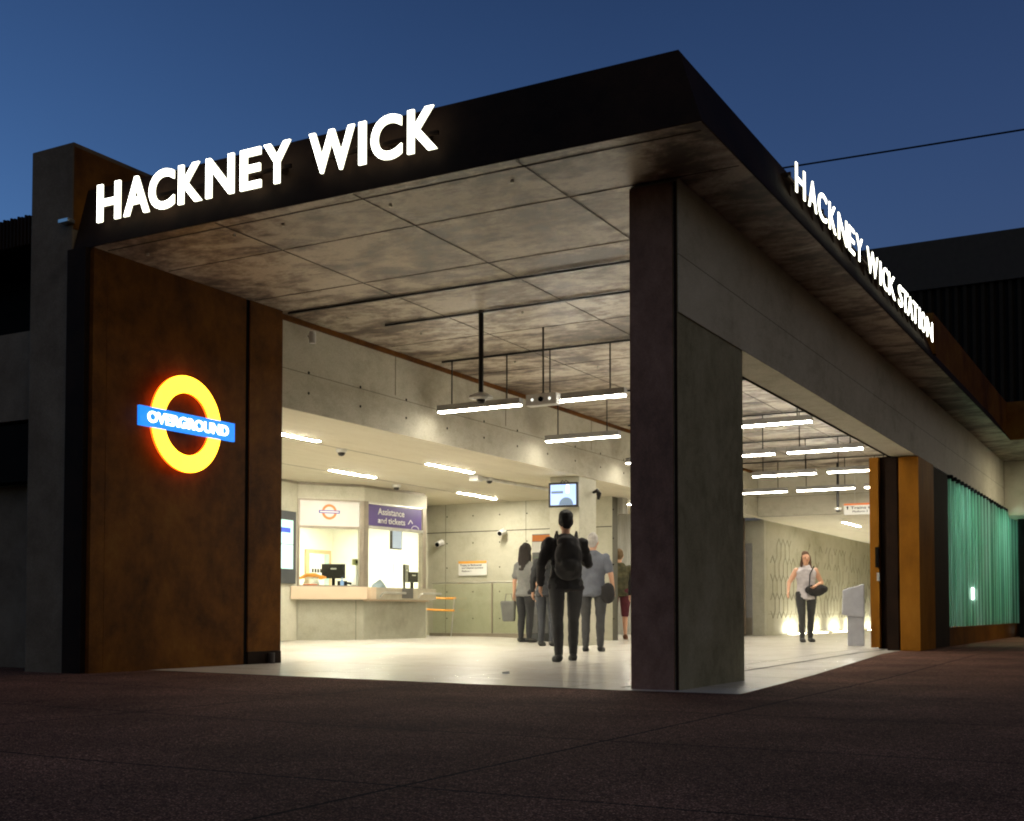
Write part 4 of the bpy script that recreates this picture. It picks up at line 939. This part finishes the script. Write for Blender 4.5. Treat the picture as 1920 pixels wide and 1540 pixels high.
# woman walking towards the camera in the passage
person((-5.93, 21.85), R(28), "woman with long hair in a white vest and dark trousers walking out of the passage", 1.63, cloth("brown_hair", (.10, .05, .025)), .30, cloth("white_vest", (.50, .46, .48)), cloth("dark_trousers", (.035, .035, .035)), stride=.10, sleeveless=True, shoes=cloth("dark_shoe", (.03, .03, .03)), face=True,
       armL=[(-.29, .02, 1.16), (-.33, -.10, .98)], armR=[(.28, .04, 1.16), (.10, -.24, 1.08)], wide=1.12)
t = empty("handbag", (-5.93 + .20, 21.78, .93), "dark shoulder bag carried under the arm of the woman in the white vest", "bag", None, R(28))
bag = bake([(Vector((0, 0, 0)), (.17, .08, .10)), (Vector((-.08, 0, .02)), (.12, .07, .09)), (Vector((.10, 0, .03)), (.12, .07, .08))], .012, cloth("black_bag", (.015, .013, .014)), "bag_body"); bag.parent = t
MB().tube([(-.12, 0, .07), (-.10, .02, .3), (-.02, .04, .45)], .010, MATS["black_bag"], 6).build("strap", t)
# man in shorts
person((-9.7, 22.0), R(205), "man in dark green patterned shirt and burgundy shorts standing with his back turned", 1.76, cloth("sandy_hair", (.16, .10, .05)), 0, cloth("olive_shirt", (.075, .07, .035), .5), cloth("burgundy", (.11, .018, .03)), shorts=True, shoes=cloth("brown_shoe", (.16, .07, .04)), wide=1.18,
       armL=[(-.25, -.03, 1.14), (-.17, -.24, 1.02)], armR=[(.25, -.03, 1.14), (.18, -.22, 1.0)])
# person partly behind the pillar
person((-9.12, 21.8), R(200), "person in black half hidden behind the pillar, beside the man in shorts", 1.68, cloth("black_hair", (.012, .01, .01)), .12, cloth("black_top", (.012, .012, .014)), cloth("black_legs", (.014, .014, .018)), sleeves='long', shoes=MATS["dark_shoe"], armL=[(-.26, -.02, 1.14), (-.2, -.2, 1.02)])
# grey haired man
person((-7.02, 15.03), R(200), "grey haired person in a blue grey shirt standing right of the black clad group", 1.60, cloth("grey_hair", (.42, .39, .36)), 0, cloth("blue_grey_shirt", (.13, .14, .17)), cloth("charcoal_trousers", (.05, .05, .052)), shoes=MATS["dark_shoe"], wide=1.15)
t = empty("shoulder_bag", (-6.78, 15.0, .78), "black bag hanging at the side of the grey haired person", "bag", None, R(20))
bag = bake([(Vector((0, 0, 0)), (.10, .06, .13)), (Vector((0, 0, .06)), (.09, .055, .10))], .012, MATS["black_bag"], "bag_body"); bag.parent = t
# tall dark person
person((-6.0, 12.13), R(215), "tall person in black coat with bushy dark hair at the centre of the group", 1.66, MATS["black_hair"], 0, cloth("black_coat", (.012, .01, .011)), cloth("slate_trousers", (.04, .04, .042)), sleeves='long', stride=.13, shoes=MATS["dark_shoe"], wide=1.16, hairvol=.014,
       armL=[(-.24, -.06, 1.15), (-.10, -.26, 1.30)], armR=[(.26, .04, 1.13), (.25, -.08, .90)])
bp_ = empty("backpack", (-6.0, 12.13, 0), "bulging black backpack worn by the tall person in the black coat", "backpack", None, R(215))
bag = bake([(Vector((0, .20, 1.16)), (.155, .10, .20)), (Vector((0, .19, 1.02)), (.16, .11, .14)), (Vector((0, .25, 1.04)), (.11, .08, .10)), (Vector((0, .18, 1.30)), (.13, .08, .09))], .012, MATS["black_bag"], "bag_body"); bag.parent = bp_
for sx in (-1, 1): MB().tube([(sx * .11, .17, 1.30), (sx * .11, .06, 1.43), (sx * .115, -.09, 1.36), (sx * .13, -.11, 1.2), (sx * .14, .10, 1.0)], .014, MATS["black_bag"], 6).build("strap", bp_)
# dark haired person in front of the totem
person((-8.81, 17.12), R(190), "slim person in black with long black hair before the ticket machine", 1.66, MATS["black_hair"], .34, MATS["black_top"], cloth("dark_jeans", (.03, .032, .038)), sleeves='long', shoes=MATS["dark_shoe"], hairvol=.01)
# woman with grey top
person((-9.91, 18.45), R(170), "person in a grey top and black trousers with swinging dark hair, left of the group", 1.66, cloth("dark_brown_hair", (.02, .014, .012)), .30, cloth("grey_top", (.17, .17, .165)), cloth("black_trousers", (.02, .02, .022)), shoes=MATS["dark_shoe"], hairvol=.035, headtilt=-.02,
       armL=[(-.26, .0, 1.14), (-.27, .0, .88)], armR=[(.25, .0, 1.14), (.28, -.02, .90)])
t = empty("carrier_bag", (-10.22, 18.42, .60), "grey carrier bag held by the person in the grey top", "bag", None, R(10))
MB().hexa([(-.11, -.05, -.22), (.11, -.05, -.22), (.11, .05, -.22), (-.11, .05, -.22), (-.15, -.06, .14), (.13, -.06, .14), (.13, .06, .14), (-.15, .06, .14)], cloth("grey_bag", (.12, .12, .11))).build("bag_body", t, bevel=.03)
MB().tube([(-.07, 0, .14), (-.05, 0, .26), (.05, 0, .26), (.07, 0, .14)], .008, MATS["grey_bag"], 6).build("handle", t)
bpy.context.view_layer.update()
